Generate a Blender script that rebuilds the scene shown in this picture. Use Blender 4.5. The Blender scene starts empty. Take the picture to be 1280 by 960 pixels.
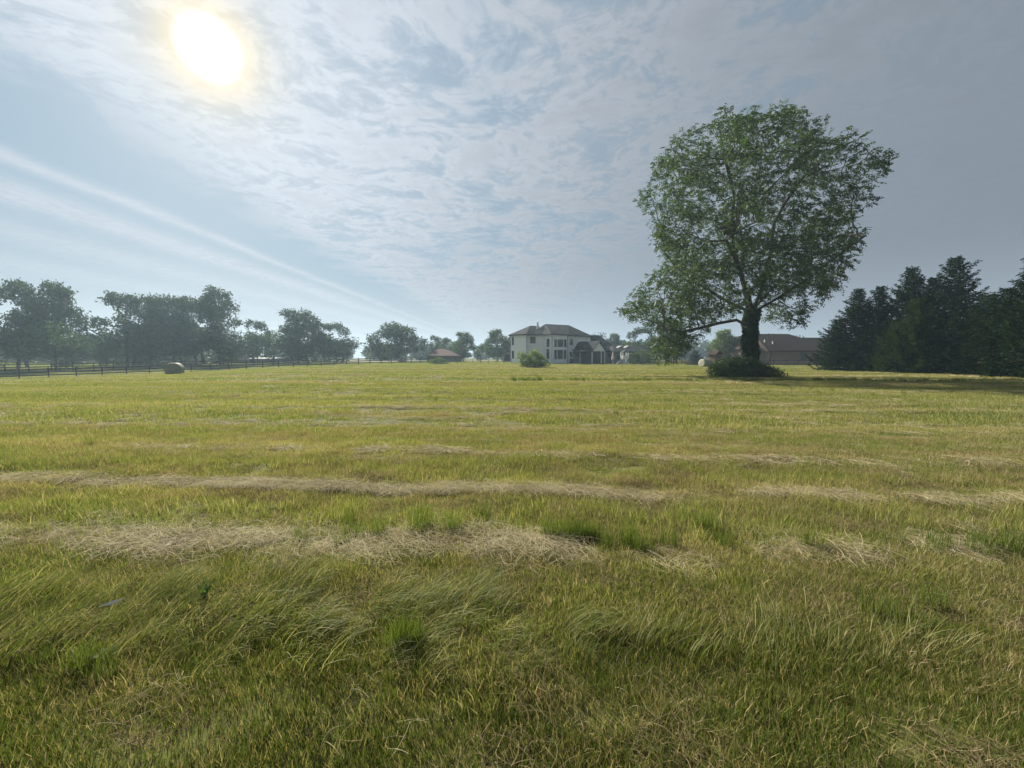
import bpy, math, random
import numpy as np
from mathutils import Vector, Matrix
R = math.radians
C = bpy.context.scene
COL = C.collection
rng = np.random.default_rng(7)

# ------------------------------------------------------------------ camera
FPX = 14.0 / 36.0 * 1280.0
PITCH = R(3.9)
CAMZ = 1.6
cam_d = bpy.data.cameras.new('camera'); cam_d.lens = 14.0; cam_d.sensor_width = 36.0
cam_d.clip_start = 0.05; cam_d.clip_end = 4000
cam = bpy.data.objects.new('camera', cam_d); COL.objects.link(cam)
cam.location = (0, 0, CAMZ); cam.rotation_euler = (R(90) - PITCH, 0, 0)
C.camera = cam

# ------------------------------------------------------------------ light direction and exposure
SUN_AZ = R(-35.8)        # from +Y, positive to the east (+X)
SUN_EL = R(30.7)
SDIR = (math.sin(SUN_AZ) * math.cos(SUN_EL), math.cos(SUN_AZ) * math.cos(SUN_EL), math.sin(SUN_EL))
C.view_settings.view_transform = 'Standard'
C.view_settings.look = 'None'
EXPO = 1.2
C.view_settings.exposure = EXPO
C.view_settings.gamma = 1.0
C.view_settings.use_curve_mapping = False
cy = C.cycles
cy.max_bounces = 6; cy.diffuse_bounces = 3; cy.glossy_bounces = 2; cy.transmission_bounces = 4
cy.volume_bounces = 0; cy.transparent_max_bounces = 4
cy.use_denoising = True
cy.use_adaptive_sampling = True; cy.adaptive_threshold = 0.008
cy.sample_clamp_indirect = 6.0
C.render.engine = 'CYCLES'

# ------------------------------------------------------------------ node expressions
class E:
    """A socket (or a number) with arithmetic."""
    def __init__(s, nt, v): s.nt = nt; s.v = v
    def _m(s, op, *a, clamp=False):
        n = s.nt.nodes.new('ShaderNodeMath'); n.operation = op; n.use_clamp = clamp
        for i, x in enumerate((s,) + a):
            x = x.v if isinstance(x, E) else x
            if isinstance(x, (int, float)): n.inputs[i].default_value = x
            else: s.nt.links.new(x, n.inputs[i])
        return E(s.nt, n.outputs[0])
    def __add__(s, o): return s._m('ADD', o)
    def __radd__(s, o): return s._m('ADD', o)
    def __sub__(s, o): return s._m('SUBTRACT', o)
    def __rsub__(s, o): return (s * -1.0)._m('ADD', o)
    def __mul__(s, o): return s._m('MULTIPLY', o)
    def __rmul__(s, o): return s._m('MULTIPLY', o)
    def __truediv__(s, o): return s._m('DIVIDE', o)
    def max(s, o): return s._m('MAXIMUM', o)
    def min(s, o): return s._m('MINIMUM', o)
    def abs(s): return s._m('ABSOLUTE')
    def exp(s): return s._m('EXPONENT')
    def acos(s): return s._m('ARCCOSINE')
    def clamp(s): return s._m('ADD', 0.0, clamp=True)
    def step(s, a, b):
        n = s.nt.nodes.new('ShaderNodeMapRange'); n.interpolation_type = 'SMOOTHSTEP'
        s.nt.links.new(s.v, n.inputs[0]); n.inputs[1].default_value = a; n.inputs[2].default_value = b
        if a > b:
            n.inputs[1].default_value = b; n.inputs[2].default_value = a
            n.inputs[3].default_value = 1; n.inputs[4].default_value = 0
        return E(s.nt, n.outputs[0])
    def bump(s, c, w):  # gaussian
        d = (s - c) * (1.0 / w)
        return (d * d * -1.0).exp()
def xyz(nt, x, y, z):
    n = nt.nodes.new('ShaderNodeCombineXYZ')
    for i, a in enumerate((x, y, z)):
        a = a.v if isinstance(a, E) else a
        if isinstance(a, (int, float)): n.inputs[i].default_value = a
        else: nt.links.new(a, n.inputs[i])
    return n.outputs[0]
def noise(nt, vec, scale=1.0, detail=3, rough=0.5, dist=0.0):
    n = nt.nodes.new('ShaderNodeTexNoise'); n.inputs['Scale'].default_value = scale
    n.inputs['Detail'].default_value = detail; n.inputs['Roughness'].default_value = rough
    n.inputs['Distortion'].default_value = dist
    if vec is not None: nt.links.new(vec, n.inputs['Vector'])
    return E(nt, n.outputs[0])
def mix(nt, f, a, b):
    n = nt.nodes.new('ShaderNodeMix'); n.data_type = 'RGBA'; n.clamp_factor = True
    for sock, x in ((n.inputs[0], f), (n.inputs[6], a), (n.inputs[7], b)):
        x = x.v if isinstance(x, E) else x
        if isinstance(x, (int, float)): sock.default_value = x
        elif isinstance(x, tuple): sock.default_value = (*x, 1)
        else: nt.links.new(x, sock)
    return n.outputs[2]
def vop(nt, op, a, b):
    n = nt.nodes.new('ShaderNodeVectorMath'); n.operation = op
    for i, x in enumerate((a, b)):
        if x is None: continue
        if isinstance(x, tuple): n.inputs[i].default_value = x
        elif isinstance(x, E): nt.links.new(x.v, n.inputs[i])
        else: nt.links.new(x, n.inputs[i])
    return n.outputs[0]

# ------------------------------------------------------------------ sky
W = bpy.data.worlds.new('World'); C.world = W; W.use_nodes = True
nt = W.node_tree; nt.nodes.clear()
out = nt.nodes.new('ShaderNodeOutputWorld'); bg = nt.nodes.new('ShaderNodeBackground')
SKY_STRENGTH = 0.1
bg.inputs[1].default_value = SKY_STRENGTH
nt.links.new(bg.outputs[0], out.inputs[0])
sky = nt.nodes.new('ShaderNodeTexSky'); sky.sky_type = 'NISHITA'; sky.sun_disc = False
sky.sun_elevation = SUN_EL; sky.sun_rotation = SUN_AZ
sky.air_density = 1.3; sky.dust_density = 0.8; sky.ozone_density = 1.0
tc = nt.nodes.new('ShaderNodeTexCoord')
gen = tc.outputs['Generated']
sp = nt.nodes.new('ShaderNodeSeparateXYZ'); nt.links.new(gen, sp.inputs[0])
dx, dy, dz = (E(nt, sp.outputs[i]) for i in range(3))
dot = nt.nodes.new('ShaderNodeVectorMath'); dot.operation = 'DOT_PRODUCT'
nt.links.new(gen, dot.inputs[0]); dot.inputs[1].default_value = SDIR
th = E(nt, dot.outputs['Value']).min(1.0).acos() * (180 / math.pi)     # degrees from the sun
zc = dz.max(0.03)
px, py = dx / zc, dy / zc                                              # the cloud layer, one unit above
pv = xyz(nt, px, py, 0.0)
wob = (noise(nt, pv, 0.8, 3, 0.55) - 0.5)
wob2 = (noise(nt, xyz(nt, px * 1.0, py * 0.35, 3.3), 2.2, 5, 0.6) - 0.5)
u = px + wob * 0.55 + wob2 * 0.35
warp = nt.nodes.new('ShaderNodeTexNoise'); warp.inputs['Scale'].default_value = 1.6; warp.inputs['Detail'].default_value = 3
nt.links.new(pv, warp.inputs['Vector'])
wv_ = vop(nt, 'MULTIPLY', vop(nt, 'SUBTRACT', warp.outputs['Color'], (0.5, 0.5, 0.5)), (0.5, 0.5, 0.5))
pw = vop(nt, 'ADD', pv, wv_)
fine = noise(nt, pw, 16.0, 8, 0.62)          # small cloudlets
mid = noise(nt, pw, 3.2, 7, 0.62)
big = noise(nt, xyz(nt, px, py * 0.8, 5.0), 0.9, 3, 0.5)
sheet = (u + (mid - 0.5) * 0.7).step(-2.0, -1.35)
puff = (fine * 0.45 + mid * 0.55).step(0.40, 0.56)
patch = px.bump(-0.25, 0.75) * py.step(3.6, 2.4)
thin = (big * 0.45 + mid * 0.55 - patch * 0.06).step(0.33, 0.53)        # broad thick and thin places
dens = sheet * (0.22 + thin * 0.42 + puff * 0.55 * (0.45 + thin * 0.55)).min(1.0)
us = px + wob * 0.25 + wob2 * 0.12
st = (us.bump(-2.50, 0.09) * 0.8) + (us.bump(-3.05, 0.26) * (0.65 + fine * 0.5)) + (us.bump(-4.0, 0.45) * 0.7) + (us.bump(-5.3, 0.5) * 0.5)
st = st * dy.step(0.0, 0.3)
dens = dens.max(st).min(1.0)
low = dz.step(0.22, 0.02)                                              # veil towards the horizon
thick = (px + wob * 0.6).step(0.1, 1.5)                                              # the even grey sheet in the east
dens = (dens * (1.0 - low) + low * (0.70 + dens * 0.25)).max(thick * 0.93)
# brightness of the thin cloud falls away from the sun (forward scattering)
a1 = (th * th * (-1.0 / (43.0 * 43.0))).exp()
a2 = (th * (-1.0 / 9.0)).exp()
shade = 1.0 - (mid.step(0.45, 0.70) * 0.13 + (1.0 - puff) * 0.10) * (0.35 + px.step(2.2, 0.3) * 0.65)
cb = (0.27 + a1 * 0.53 + low * 0.13) * shade
cloud = vop(nt, 'MULTIPLY', xyz(nt, cb * (0.88 - thick * 0.05), cb * 0.97, cb * (1.09 + thick * 0.05)), (1, 1, 1))
blue = vop(nt, 'MULTIPLY', xyz(nt, 0.17 + a1 * 0.10, 0.27 + a1 * 0.14, 0.37 + a1 * 0.17), (1, 1, 1))
nish = vop(nt, 'SCALE', sky.outputs[0], None)
nt.nodes[-1].inputs['Scale'].default_value = SKY_STRENGTH
clear = mix(nt, 0.85, nish, blue)
base = mix(nt, dens, clear, cloud)
r2 = (th * th * (-1.0 / 26.0)).exp()
base = vop(nt, 'MULTIPLY', base, xyz(nt, 1.0 - r2 * 0.02, 1.0 - r2 * 0.07, 1.0 - r2 * 0.24))
core = th.step(3.1, 0.2)
ring = (th * th * (-1.0 / 13.0)).exp()
au = a2 * 0.19
glow = xyz(nt, core * 3.0 + ring * 0.55 + au * 0.95, core * 3.0 + ring * 0.30 + au * 0.80, core * 3.0 + ring * 0.02 + au * 0.62)
base = vop(nt, 'ADD', base, glow)
gr = dz.step(-0.02, -0.12)
base = mix(nt, gr, base, (0.10, 0.11, 0.07))
fin = vop(nt, 'SCALE', base, None)
nt.nodes[-1].inputs['Scale'].default_value = 1.0 / SKY_STRENGTH / 2 ** EXPO
nt.links.new(fin, bg.inputs[0])

sun_d = bpy.data.lights.new('sun', 'SUN'); sun_d.energy = 5.0; sun_d.angle = R(1.5); sun_d.color = (1.0, 0.93, 0.80)
sun = bpy.data.objects.new('sun', sun_d); COL.objects.link(sun)
sun.rotation_euler = Vector(SDIR).to_track_quat('Z', 'Y').to_euler()

# ------------------------------------------------------------------ helpers
def ray(px, py):
    u, v = (px - 640) / FPX, (480 - py) / FPX
    c, s = math.cos(PITCH), math.sin(PITCH)
    return np.array([u, c + v * s, -s + v * c])
def at(px, py, D):
    d = ray(px, py); return np.array([0, 0, CAMZ]) + d * (D / d[1])
def gx(px, D): return float(at(px, 458, D)[0])

_ctrl = np.array([(-62,50,-1.25),(-40,47,-.45),(-31,81,.05),(-47,65,-.6),(-80,63,-.75),(-95,55,-1.0),(-110,90,-.9),(-60,100,-.2),
                  (0,0,0),(0,30,0),(0,60,.05),(0,100,.15),(40,60,-.05),(80,60,0),(40,30,0),(-25,40,-.05),(-20,20,0),(-30,10,-.1),(30,0,0),
                  (-30,-30,0),(30,-30,0),(100,0,0),(-60,10,-.6),(-100,10,-.8),(60,110,0),(-20,120,.1),(0,160,.1),(-90,140,-.3)], float)
_S = 24.0
_K = np.exp(-((_ctrl[:, None, :2] - _ctrl[None, :, :2]) ** 2).sum(-1) / (2 * _S * _S)) + np.eye(len(_ctrl)) * 0.05
_w = np.linalg.solve(_K, _ctrl[:, 2])
def gz(x, y):
    x = np.asarray(x, float); y = np.asarray(y, float)
    z = np.zeros(np.broadcast(x, y).shape)
    for (cx, cy_, _), w in zip(_ctrl, _w): z = z + w * np.exp(-((x - cx) ** 2 + (y - cy_) ** 2) / (2 * _S * _S))
    r = np.hypot(x, y)
    k = 1.0 / (1.0 + (r / 60.0) ** 2)
    z = z + k * (0.022 * np.sin(x * 2.1 + 1.3 * np.sin(y * 1.7)) * np.sin(y * 3.1 + x * 0.4)
                 + 0.030 * np.sin(y * 1.15 + 0.5 * np.sin(x * 0.33)) + 0.012 * np.sin(x * 5.3 + y * 2.0) * np.sin(y * 6.1))
    return z
def g(x, y): return float(gz(x, y))

def mesh_arrays(name, V, F, mat=None, smooth=False):
    """V (n,3), F (m,4) quads or (m,3) triangles."""
    V = np.ascontiguousarray(V, np.float32); F = np.ascontiguousarray(F, np.int32)
    k = F.shape[1]
    me = bpy.data.meshes.new(name)
    me.vertices.add(len(V)); me.vertices.foreach_set('co', V.ravel())
    me.loops.add(F.size); me.loops.foreach_set('vertex_index', F.ravel())
    me.polygons.add(len(F)); me.polygons.foreach_set('loop_start', np.arange(0, F.size, k, dtype=np.int32))
    me.polygons.foreach_set('loop_total', np.full(len(F), k, np.int32))
    if smooth: me.polygons.foreach_set('use_smooth', np.ones(len(F), bool))
    me.update(calc_edges=True); me.validate()
    if mat: me.materials.append(mat)
    return me
def link(name, me, parent=None, loc=None):
    o = bpy.data.objects.new(name, me); COL.objects.link(o)
    if parent: o.parent = parent
    if loc is not None: o.location = tuple(float(a) for a in loc)
    return o
def tag(o, label, cat, group=None, kind=None):
    if label: o['label'] = label
    if cat: o['category'] = cat
    if group: o['group'] = group
    if kind: o['kind'] = kind
    return o
def thing(name, label, cat, loc=(0, 0, 0), rz=0.0, group=None):
    o = link(name, None, None, loc); o.rotation_euler[2] = rz
    o.empty_display_size = 0.5
    return tag(o, label, cat, group)
def copy_tree(root, loc, rz=0.0, scale=(1, 1, 1), label=None, group=None):
    c = root.copy(); COL.objects.link(c)
    c.location = tuple(float(a) for a in loc); c.rotation_euler = (0, 0, rz); c.scale = scale
    if label: c['label'] = label
    if group: c['group'] = group
    for ch in [o for o in bpy.data.objects if o.parent == root]:
        d = ch.copy(); COL.objects.link(d); d.parent = c
        for s_ in [o for o in bpy.data.objects if o.parent == ch]:
            e = s_.copy(); COL.objects.link(e); e.parent = d
    return c

class MB:
    """Collects faces; build() links them as one mesh object."""
    def __init__(s): s.v = []; s.f = []
    def poly(s, pts):
        n = len(s.v); s.v += [tuple(float(a) for a in p) for p in pts]; s.f.append(list(range(n, n + len(pts))))
    def box(s, c, size, rz=0.0, M=None):
        hx, hy, hz = (a / 2 for a in size); n = len(s.v)
        co, si = math.cos(rz), math.sin(rz)
        for z in (-hz, hz):
            for x, y in ((-hx, -hy), (hx, -hy), (hx, hy), (-hx, hy)):
                s.v.append((c[0] + x * co - y * si, c[1] + x * si + y * co, c[2] + z))
        for q in ((3, 2, 1, 0), (4, 5, 6, 7), (0, 1, 5, 4), (1, 2, 6, 5), (2, 3, 7, 6), (3, 0, 4, 7)):
            s.f.append([n + i for i in q])
    def beam(s, a, b, w, h, ext=0.0):
        """a board from a to b, w thick sideways, h tall (h is vertical)."""
        a = np.array(a, float); b = np.array(b, float); d = b - a; L = np.linalg.norm(d); d /= L
        a = a - d * ext; b = b + d * ext
        sd = np.array([-d[1], d[0], 0]); nn = np.linalg.norm(sd); sd = sd / nn if nn > 1e-6 else np.array([1., 0, 0])
        up = np.cross(d, sd); up *= np.sign(up[2]) if abs(up[2]) > 1e-6 else 1
        n = len(s.v)
        for p in (a, b):
            for i, j in ((-1, -1), (1, -1), (1, 1), (-1, 1)):
                s.v.append(tuple(p + sd * i * w / 2 + up * j * h / 2))
        for q in ((0, 1, 2, 3), (7, 6, 5, 4), (0, 4, 5, 1), (1, 5, 6, 2), (2, 6, 7, 3), (3, 7, 4, 0)):
            s.f.append([n + i for i in q])
    def prism(s, poly2, z0, z1, top=True, bottom=True):
        n = len(s.v); k = len(poly2)
        for z in (z0, z1): s.v += [(float(p[0]), float(p[1]), z) for p in poly2]
        for i in range(k): s.f.append([n + i, n + (i + 1) % k, n + k + (i + 1) % k, n + k + i])
        if top: s.f.append([n + k + i for i in range(k)])
        if bottom: s.f.append([n + k - 1 - i for i in range(k)])
    def build(s, name, mat, parent=None, loc=None, recalc=True):
        me = bpy.data.meshes.new(name); me.from_pydata(s.v, [], s.f)
        if recalc:
            import bmesh
            b = bmesh.new(); b.from_mesh(me); bmesh.ops.recalc_face_normals(b, faces=b.faces); b.to_mesh(me); b.free()
        me.materials.append(mat); me.update()
        return link(name, me, parent, loc)

# ------------------------------------------------------------------ materials
def new_mat(name):
    m = bpy.data.materials.new(name); m.use_nodes = True; m.node_tree.nodes.clear()
    return m, m.node_tree
def out_mat(nt, sock):
    o = nt.nodes.new('ShaderNodeOutputMaterial'); nt.links.new(sock, o.inputs[0])
def plain(name, col, rough=0.8, var=0.15, scale=3.0, stretch=(1, 1, 1), metallic=0.0, spec=0.3, col2=None):
    m, nt = new_mat(name)
    tc = nt.nodes.new('ShaderNodeTexCoord')
    v = vop(nt, 'MULTIPLY', tc.outputs['Object'], stretch)
    n = noise(nt, v, scale, 5, 0.6)
    c2 = col2 or tuple(a * (1 - 2 * var) for a in col)
    c1 = tuple(min(1, a * (1 + var)) for a in col)
    p = nt.nodes.new('ShaderNodeBsdfPrincipled')
    nt.links.new(mix(nt, n.step(0.3, 0.7), c1, c2), p.inputs['Base Color'])
    p.inputs['Roughness'].default_value = rough; p.inputs['Metallic'].default_value = metallic
    p.inputs['Specular IOR Level'].default_value = spec
    out_mat(nt, p.outputs[0]); return m
def leafy(name, c1, c2, c3=None, trans=0.35, scale=0.6, rough=0.55, gloss=0.04):
    m, nt = new_mat(name)
    geo = nt.nodes.new('ShaderNodeNewGeometry')
    rnd = E(nt, geo.outputs['Random Per Island'])
    n = noise(nt, geo.outputs['Position'], scale, 3, 0.55)
    f = (rnd * 0.6 + n.step(0.35, 0.65) * 0.4)
    c = mix(nt, f, c1, c2)
    if c3: c = mix(nt, rnd.step(0.86, 0.95), c, c3)
    d = nt.nodes.new('ShaderNodeBsdfDiffuse'); nt.links.new(c, d.inputs[0])
    t = nt.nodes.new('ShaderNodeBsdfTranslucent')
    tcol = vop(nt, 'MULTIPLY', c, (1.25, 1.35, 0.55)); nt.links.new(tcol, t.inputs[0])
    mx = nt.nodes.new('ShaderNodeMixShader'); mx.inputs[0].default_value = trans
    nt.links.new(d.outputs[0], mx.inputs[1]); nt.links.new(t.outputs[0], mx.inputs[2])
    gl = nt.nodes.new('ShaderNodeBsdfGlossy'); gl.inputs['Roughness'].default_value = rough
    gl.inputs[0].default_value = (0.9, 0.95, 1, 1)
    m2 = nt.nodes.new('ShaderNodeMixShader'); m2.inputs[0].default_value = gloss
    nt.links.new(mx.outputs[0], m2.inputs[1]); nt.links.new(gl.outputs[0], m2.inputs[2])
    out_mat(nt, m2.outputs[0]); return m

def field_tint(nt):
    """Where the field is green, yellowing or straw: shared by ground and grass. Returns straw amount and yellow amount."""
    geo = nt.nodes.new('ShaderNodeNewGeometry')
    s = nt.nodes.new('ShaderNodeSeparateXYZ'); nt.links.new(geo.outputs['Position'], s.inputs[0])
    x, y = E(nt, s.outputs[0]), E(nt, s.outputs[1])
    yy = y + x * 0.06
    w1 = noise(nt, xyz(nt, x * 0.035, yy * 0.30, 0.0), 1.0, 3, 0.6)
    w2 = noise(nt, xyz(nt, x * 0.10, yy * 0.95, 4.0), 1.0, 4, 0.65)
    w3 = noise(nt, xyz(nt, x * 0.9, yy * 1.9, 9.0), 1.0, 4, 0.6)
    wv = (noise(nt, xyz(nt, x * 0.25, y * 0.02, 2.0), 1.0, 3, 0.6) - 0.5) * 0.5
    straw = (w2 * 0.5 + w3 * 0.3 + w1 * 0.2).step(0.50, 0.68)
    rows = None
    for y0, wd, a in ((6.4, .12, .35), (8.9, .16, .4), (12.3, .28, .75), (15.6, .3, .4), (19.6, .45, .7), (24, .4, .35), (29, .6, .5), (35, .6, .4), (42, .8, .5), (51, 1., .4)):
        b = (yy + wv * (1 + y0 * 0.05)).bump(y0, wd) * a
        rows = b if rows is None else rows.max(b)
    rows = rows * noise(nt, xyz(nt, x * 0.12, yy * 0.4, 14.0), 1.0, 3, 0.6).step(0.36, 0.6)
    yellow = (w1 * 0.55 + w2 * 0.45).step(0.36, 0.62)
    rough_patch = x.bump(3.0, 13.0) * yy.bump(62.0, 13.0) * w3.step(0.3, 0.6) * 0.8
    return straw.max(rows * 1.0).max(rough_patch), yellow, x, yy, w3

m_ground, nt = new_mat('ground')
straw, yellow, gxx, gyy, w3 = field_tint(nt)
c = mix(nt, yellow, (0.085, 0.105, 0.028), (0.15, 0.14, 0.045))
c = mix(nt, straw * 0.7, c, (0.25, 0.20, 0.10))
geo = nt.nodes.new('ShaderNodeNewGeometry')
nfine = noise(nt, geo.outputs['Position'], 14.0, 5, 0.7)
c = mix(nt, nfine.step(0.42, 0.62) * 0.6, c, (0.060, 0.046, 0.028))
p = nt.nodes.new('ShaderNodeBsdfPrincipled'); nt.links.new(c, p.inputs['Base Color']); p.inputs['Roughness'].default_value = 0.95
p.inputs['Specular IOR Level'].default_value = 0.1
bp = nt.nodes.new('ShaderNodeBump'); bp.inputs['Strength'].default_value = 0.6; bp.inputs['Distance'].default_value = 0.03
nt.links.new(nfine.v, bp.inputs['Height']); nt.links.new(bp.outputs[0], p.inputs['Normal'])
out_mat(nt, p.outputs[0])

def grass_mat(name, green, yellowc, strawc, dead=0.12, trans=0.42, follow=1.0):
    m, nt = new_mat(name)
    straw, yellow, x, yy, w3 = field_tint(nt)
    geo = nt.nodes.new('ShaderNodeNewGeometry'); rnd = E(nt, geo.outputs['Random Per Island'])
    c = mix(nt, (yellow * 0.65 * follow + rnd * 0.45).clamp(), green, yellowc)
    r2 = (rnd * 7.31)._m('FRACT')
    sfac = (r2 - (1.0 - dead - straw * 0.6 * follow)).step(-0.04, 0.04)
    c = mix(nt, sfac, c, strawc)
    d = nt.nodes.new('ShaderNodeBsdfDiffuse'); nt.links.new(c, d.inputs[0])
    t = nt.nodes.new('ShaderNodeBsdfTranslucent')
    nt.links.new(vop(nt, 'MULTIPLY', c, (1.25, 1.3, 0.8)), t.inputs[0])
    mx = nt.nodes.new('ShaderNodeMixShader'); mx.inputs[0].default_value = trans
    nt.links.new(d.outputs[0], mx.inputs[1]); nt.links.new(t.outputs[0], mx.inputs[2])
    gl = nt.nodes.new('ShaderNodeBsdfGlossy'); gl.inputs['Roughness'].default_value = 0.6
    m2 = nt.nodes.new('ShaderNodeMixShader'); m2.inputs[0].default_value = 0.018
    nt.links.new(mx.outputs[0], m2.inputs[1]); nt.links.new(gl.outputs[0], m2.inputs[2])
    out_mat(nt, m2.outputs[0]); return m
m_grass = grass_mat('grass_blades', (0.100, 0.142, 0.025), (0.220, 0.232, 0.062), (0.42, 0.35, 0.19))
m_dead = grass_mat('drying_grass', (0.13, 0.12, 0.040), (0.24, 0.185, 0.090), (0.38, 0.30, 0.18), dead=0.50, trans=0.35)
m_lawn = grass_mat('lawn_blades', (0.066, 0.100, 0.016), (0.155, 0.165, 0.032), (0.34, 0.27, 0.14), dead=0.17, trans=0.35, follow=0.3)
m_long = grass_mat('long_grass', (0.085, 0.120, 0.020), (0.190, 0.195, 0.040), (0.38, 0.32, 0.17), dead=0.13, follow=0.4)
m_tuft = grass_mat('tuft_grass', (0.070, 0.108, 0.018), (0.14, 0.17, 0.032), (0.30, 0.25, 0.12), dead=0.04, follow=0.1)
m_straw = leafy('dry_hay', (0.52, 0.45, 0.30), (0.31, 0.26, 0.16), (0.16, 0.15, 0.07), trans=0.2, scale=3.0, gloss=0.01)

m_thatch = leafy('brown_thatch', (0.23, 0.18, 0.105), (0.12, 0.095, 0.052), (0.34, 0.27, 0.16), trans=0.15, scale=3.0, gloss=0.0)
m_bark = plain('bark', (0.075, 0.062, 0.048), 0.95, 0.3, 9, (1, 1, 0.25))
m_walnut = leafy('walnut_leaves', (0.028, 0.056, 0.014), (0.055, 0.092, 0.022), (0.10, 0.13, 0.035), trans=0.36, gloss=0.04)
m_ivy = leafy('ivy_leaves', (0.018, 0.040, 0.010), (0.040, 0.075, 0.018), None, trans=0.22, scale=1.5)
m_scrub = leafy('scrub_leaves', (0.028, 0.055, 0.013), (0.055, 0.090, 0.022), None, trans=0.3, scale=1.5)
m_dark = leafy('oak_leaves', (0.028, 0.050, 0.016), (0.050, 0.080, 0.024), None, trans=0.28, scale=0.3)
m_mid = leafy('maple_leaves', (0.040, 0.075, 0.020), (0.070, 0.110, 0.030), None, trans=0.32, scale=0.3)
m_light = leafy('willow_leaves', (0.075, 0.120, 0.030), (0.12, 0.16, 0.045), None, trans=0.35, scale=0.4)
m_shrub = leafy('shrub_leaves', (0.10, 0.15, 0.040), (0.16, 0.20, 0.06), None, trans=0.42, scale=0.6)
m_spruce = leafy('spruce_needles', (0.008, 0.022, 0.008), (0.017, 0.038, 0.012), (0.034, 0.050, 0.016), trans=0.10, scale=0.6, gloss=0.002)
m_spruce2 = leafy('young_spruce_needles', (0.016, 0.036, 0.010), (0.032, 0.058, 0.015), (0.055, 0.075, 0.022), trans=0.14, scale=0.6, gloss=0.002)
m_bluespruce = leafy('blue_spruce_needles', (0.030, 0.055, 0.050), (0.055, 0.085, 0.080), None, trans=0.10, scale=0.6)
m_fence = plain('dark_stained_boards', (0.030, 0.027, 0.024), 0.6, 0.3, 4, (1, 1, 1), spec=0.5)
m_wirefence = plain('weathered_post', (0.16, 0.14, 0.11), 0.8)
m_white = plain('white_painted_brick', (0.83, 0.86, 0.89), 0.7, 0.04, 6)  # white paint; the sky's cool cast is mixed into the colour
m_whitetrim = plain('white_trim', (0.78, 0.78, 0.77), 0.5, 0.03)
m_darktrim = plain('dark_trim', (0.022, 0.023, 0.026), 0.4, 0.1)
m_screen = plain('black_insect_screen', (0.012, 0.013, 0.015), 0.7, 0.1)
m_slateroof = plain('charcoal_shingles', (0.014, 0.016, 0.021), 0.9, 0.2, 12, (1, 1, 6), spec=0.1)
m_brownroof = plain('brown_shingles', (0.045, 0.032, 0.027), 0.9, 0.18, 10, (1, 1, 6), spec=0.1)
m_redroof = plain('reddish_brown_shingles', (0.095, 0.055, 0.046), 0.9, 0.15, 10, (1, 1, 6), spec=0.1)
m_siding = plain('grey_siding', (0.20, 0.20, 0.20), 0.8, 0.1, 3, (1, 1, 14))
m_tan = plain('tan_siding', (0.30, 0.25, 0.19), 0.8, 0.1, 3, (1, 1, 14))
m_brownwood = plain('brown_boards', (0.13, 0.085, 0.06), 0.8, 0.2, 6)
m_pipe = plain('galvanised_vent', (0.38, 0.38, 0.38), 0.5, 0.05)
m_teal = plain('teal_plastic', (0.06, 0.22, 0.26), 0.4, 0.05)
def brick_mat(name, c1, c2, mortar, scale=4.5):
    m, nt = new_mat(name)
    geo = nt.nodes.new('ShaderNodeTexCoord')
    s = nt.nodes.new('ShaderNodeSeparateXYZ'); nt.links.new(geo.outputs['Object'], s.inputs[0])
    x, y, z = (E(nt, s.outputs[i]) for i in range(3))
    b = nt.nodes.new('ShaderNodeTexBrick'); nt.links.new(xyz(nt, x + y, z, 0.0), b.inputs['Vector'])
    b.inputs['Scale'].default_value = scale; b.inputs['Color1'].default_value = (*c1, 1); b.inputs['Color2'].default_value = (*c2, 1)
    b.inputs['Mortar'].default_value = (*mortar, 1); b.inputs['Mortar Size'].default_value = 0.02
    b.inputs['Brick Width'].default_value = 1.0; b.inputs['Row Height'].default_value = 0.34
    n = noise(nt, geo.outputs['Object'], 0.7, 4)
    c = mix(nt, n.step(0.35, 0.7) * 0.25, b.outputs[0], mortar)
    p = nt.nodes.new('ShaderNodeBsdfPrincipled'); nt.links.new(c, p.inputs['Base Color']); p.inputs['Roughness'].default_value = 0.9
    out_mat(nt, p.outputs[0]); return m
m_brick = brick_mat('brown_brick', (0.19, 0.11, 0.075), (0.25, 0.16, 0.11), (0.22, 0.19, 0.15))
m_glass, nt = new_mat('window_glass')
p = nt.nodes.new('ShaderNodeBsdfPrincipled'); p.inputs['Base Color'].default_value = (0.02, 0.025, 0.03, 1)
p.inputs['Roughness'].default_value = 0.08; p.inputs['Specular IOR Level'].default_value = 0.6
out_mat(nt, p.outputs[0])
m_bale, nt = new_mat('net_wrapped_hay')
tc_ = nt.nodes.new('ShaderNodeTexCoord')
n1 = noise(nt, vop(nt, 'MULTIPLY', tc_.outputs['Object'], (4, 30, 30)), 1.0, 5, 0.65); n2 = noise(nt, tc_.outputs['Object'], 2.0, 3)
c = mix(nt, n1.step(0.35, 0.65), (0.25, 0.25, 0.17), (0.15, 0.155, 0.10)); c = mix(nt, n2.step(0.4, 0.7) * 0.4, c, (0.27, 0.28, 0.20))
p = nt.nodes.new('ShaderNodeBsdfPrincipled'); nt.links.new(c, p.inputs['Base Color']); p.inputs['Roughness'].default_value = 0.75
bp = nt.nodes.new('ShaderNodeBump'); bp.inputs['Strength'].default_value = 0.7; bp.inputs['Distance'].default_value = 0.03
nt.links.new(n1.v, bp.inputs['Height']); nt.links.new(bp.outputs[0], p.inputs['Normal'])
out_mat(nt, p.outputs[0])

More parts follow.
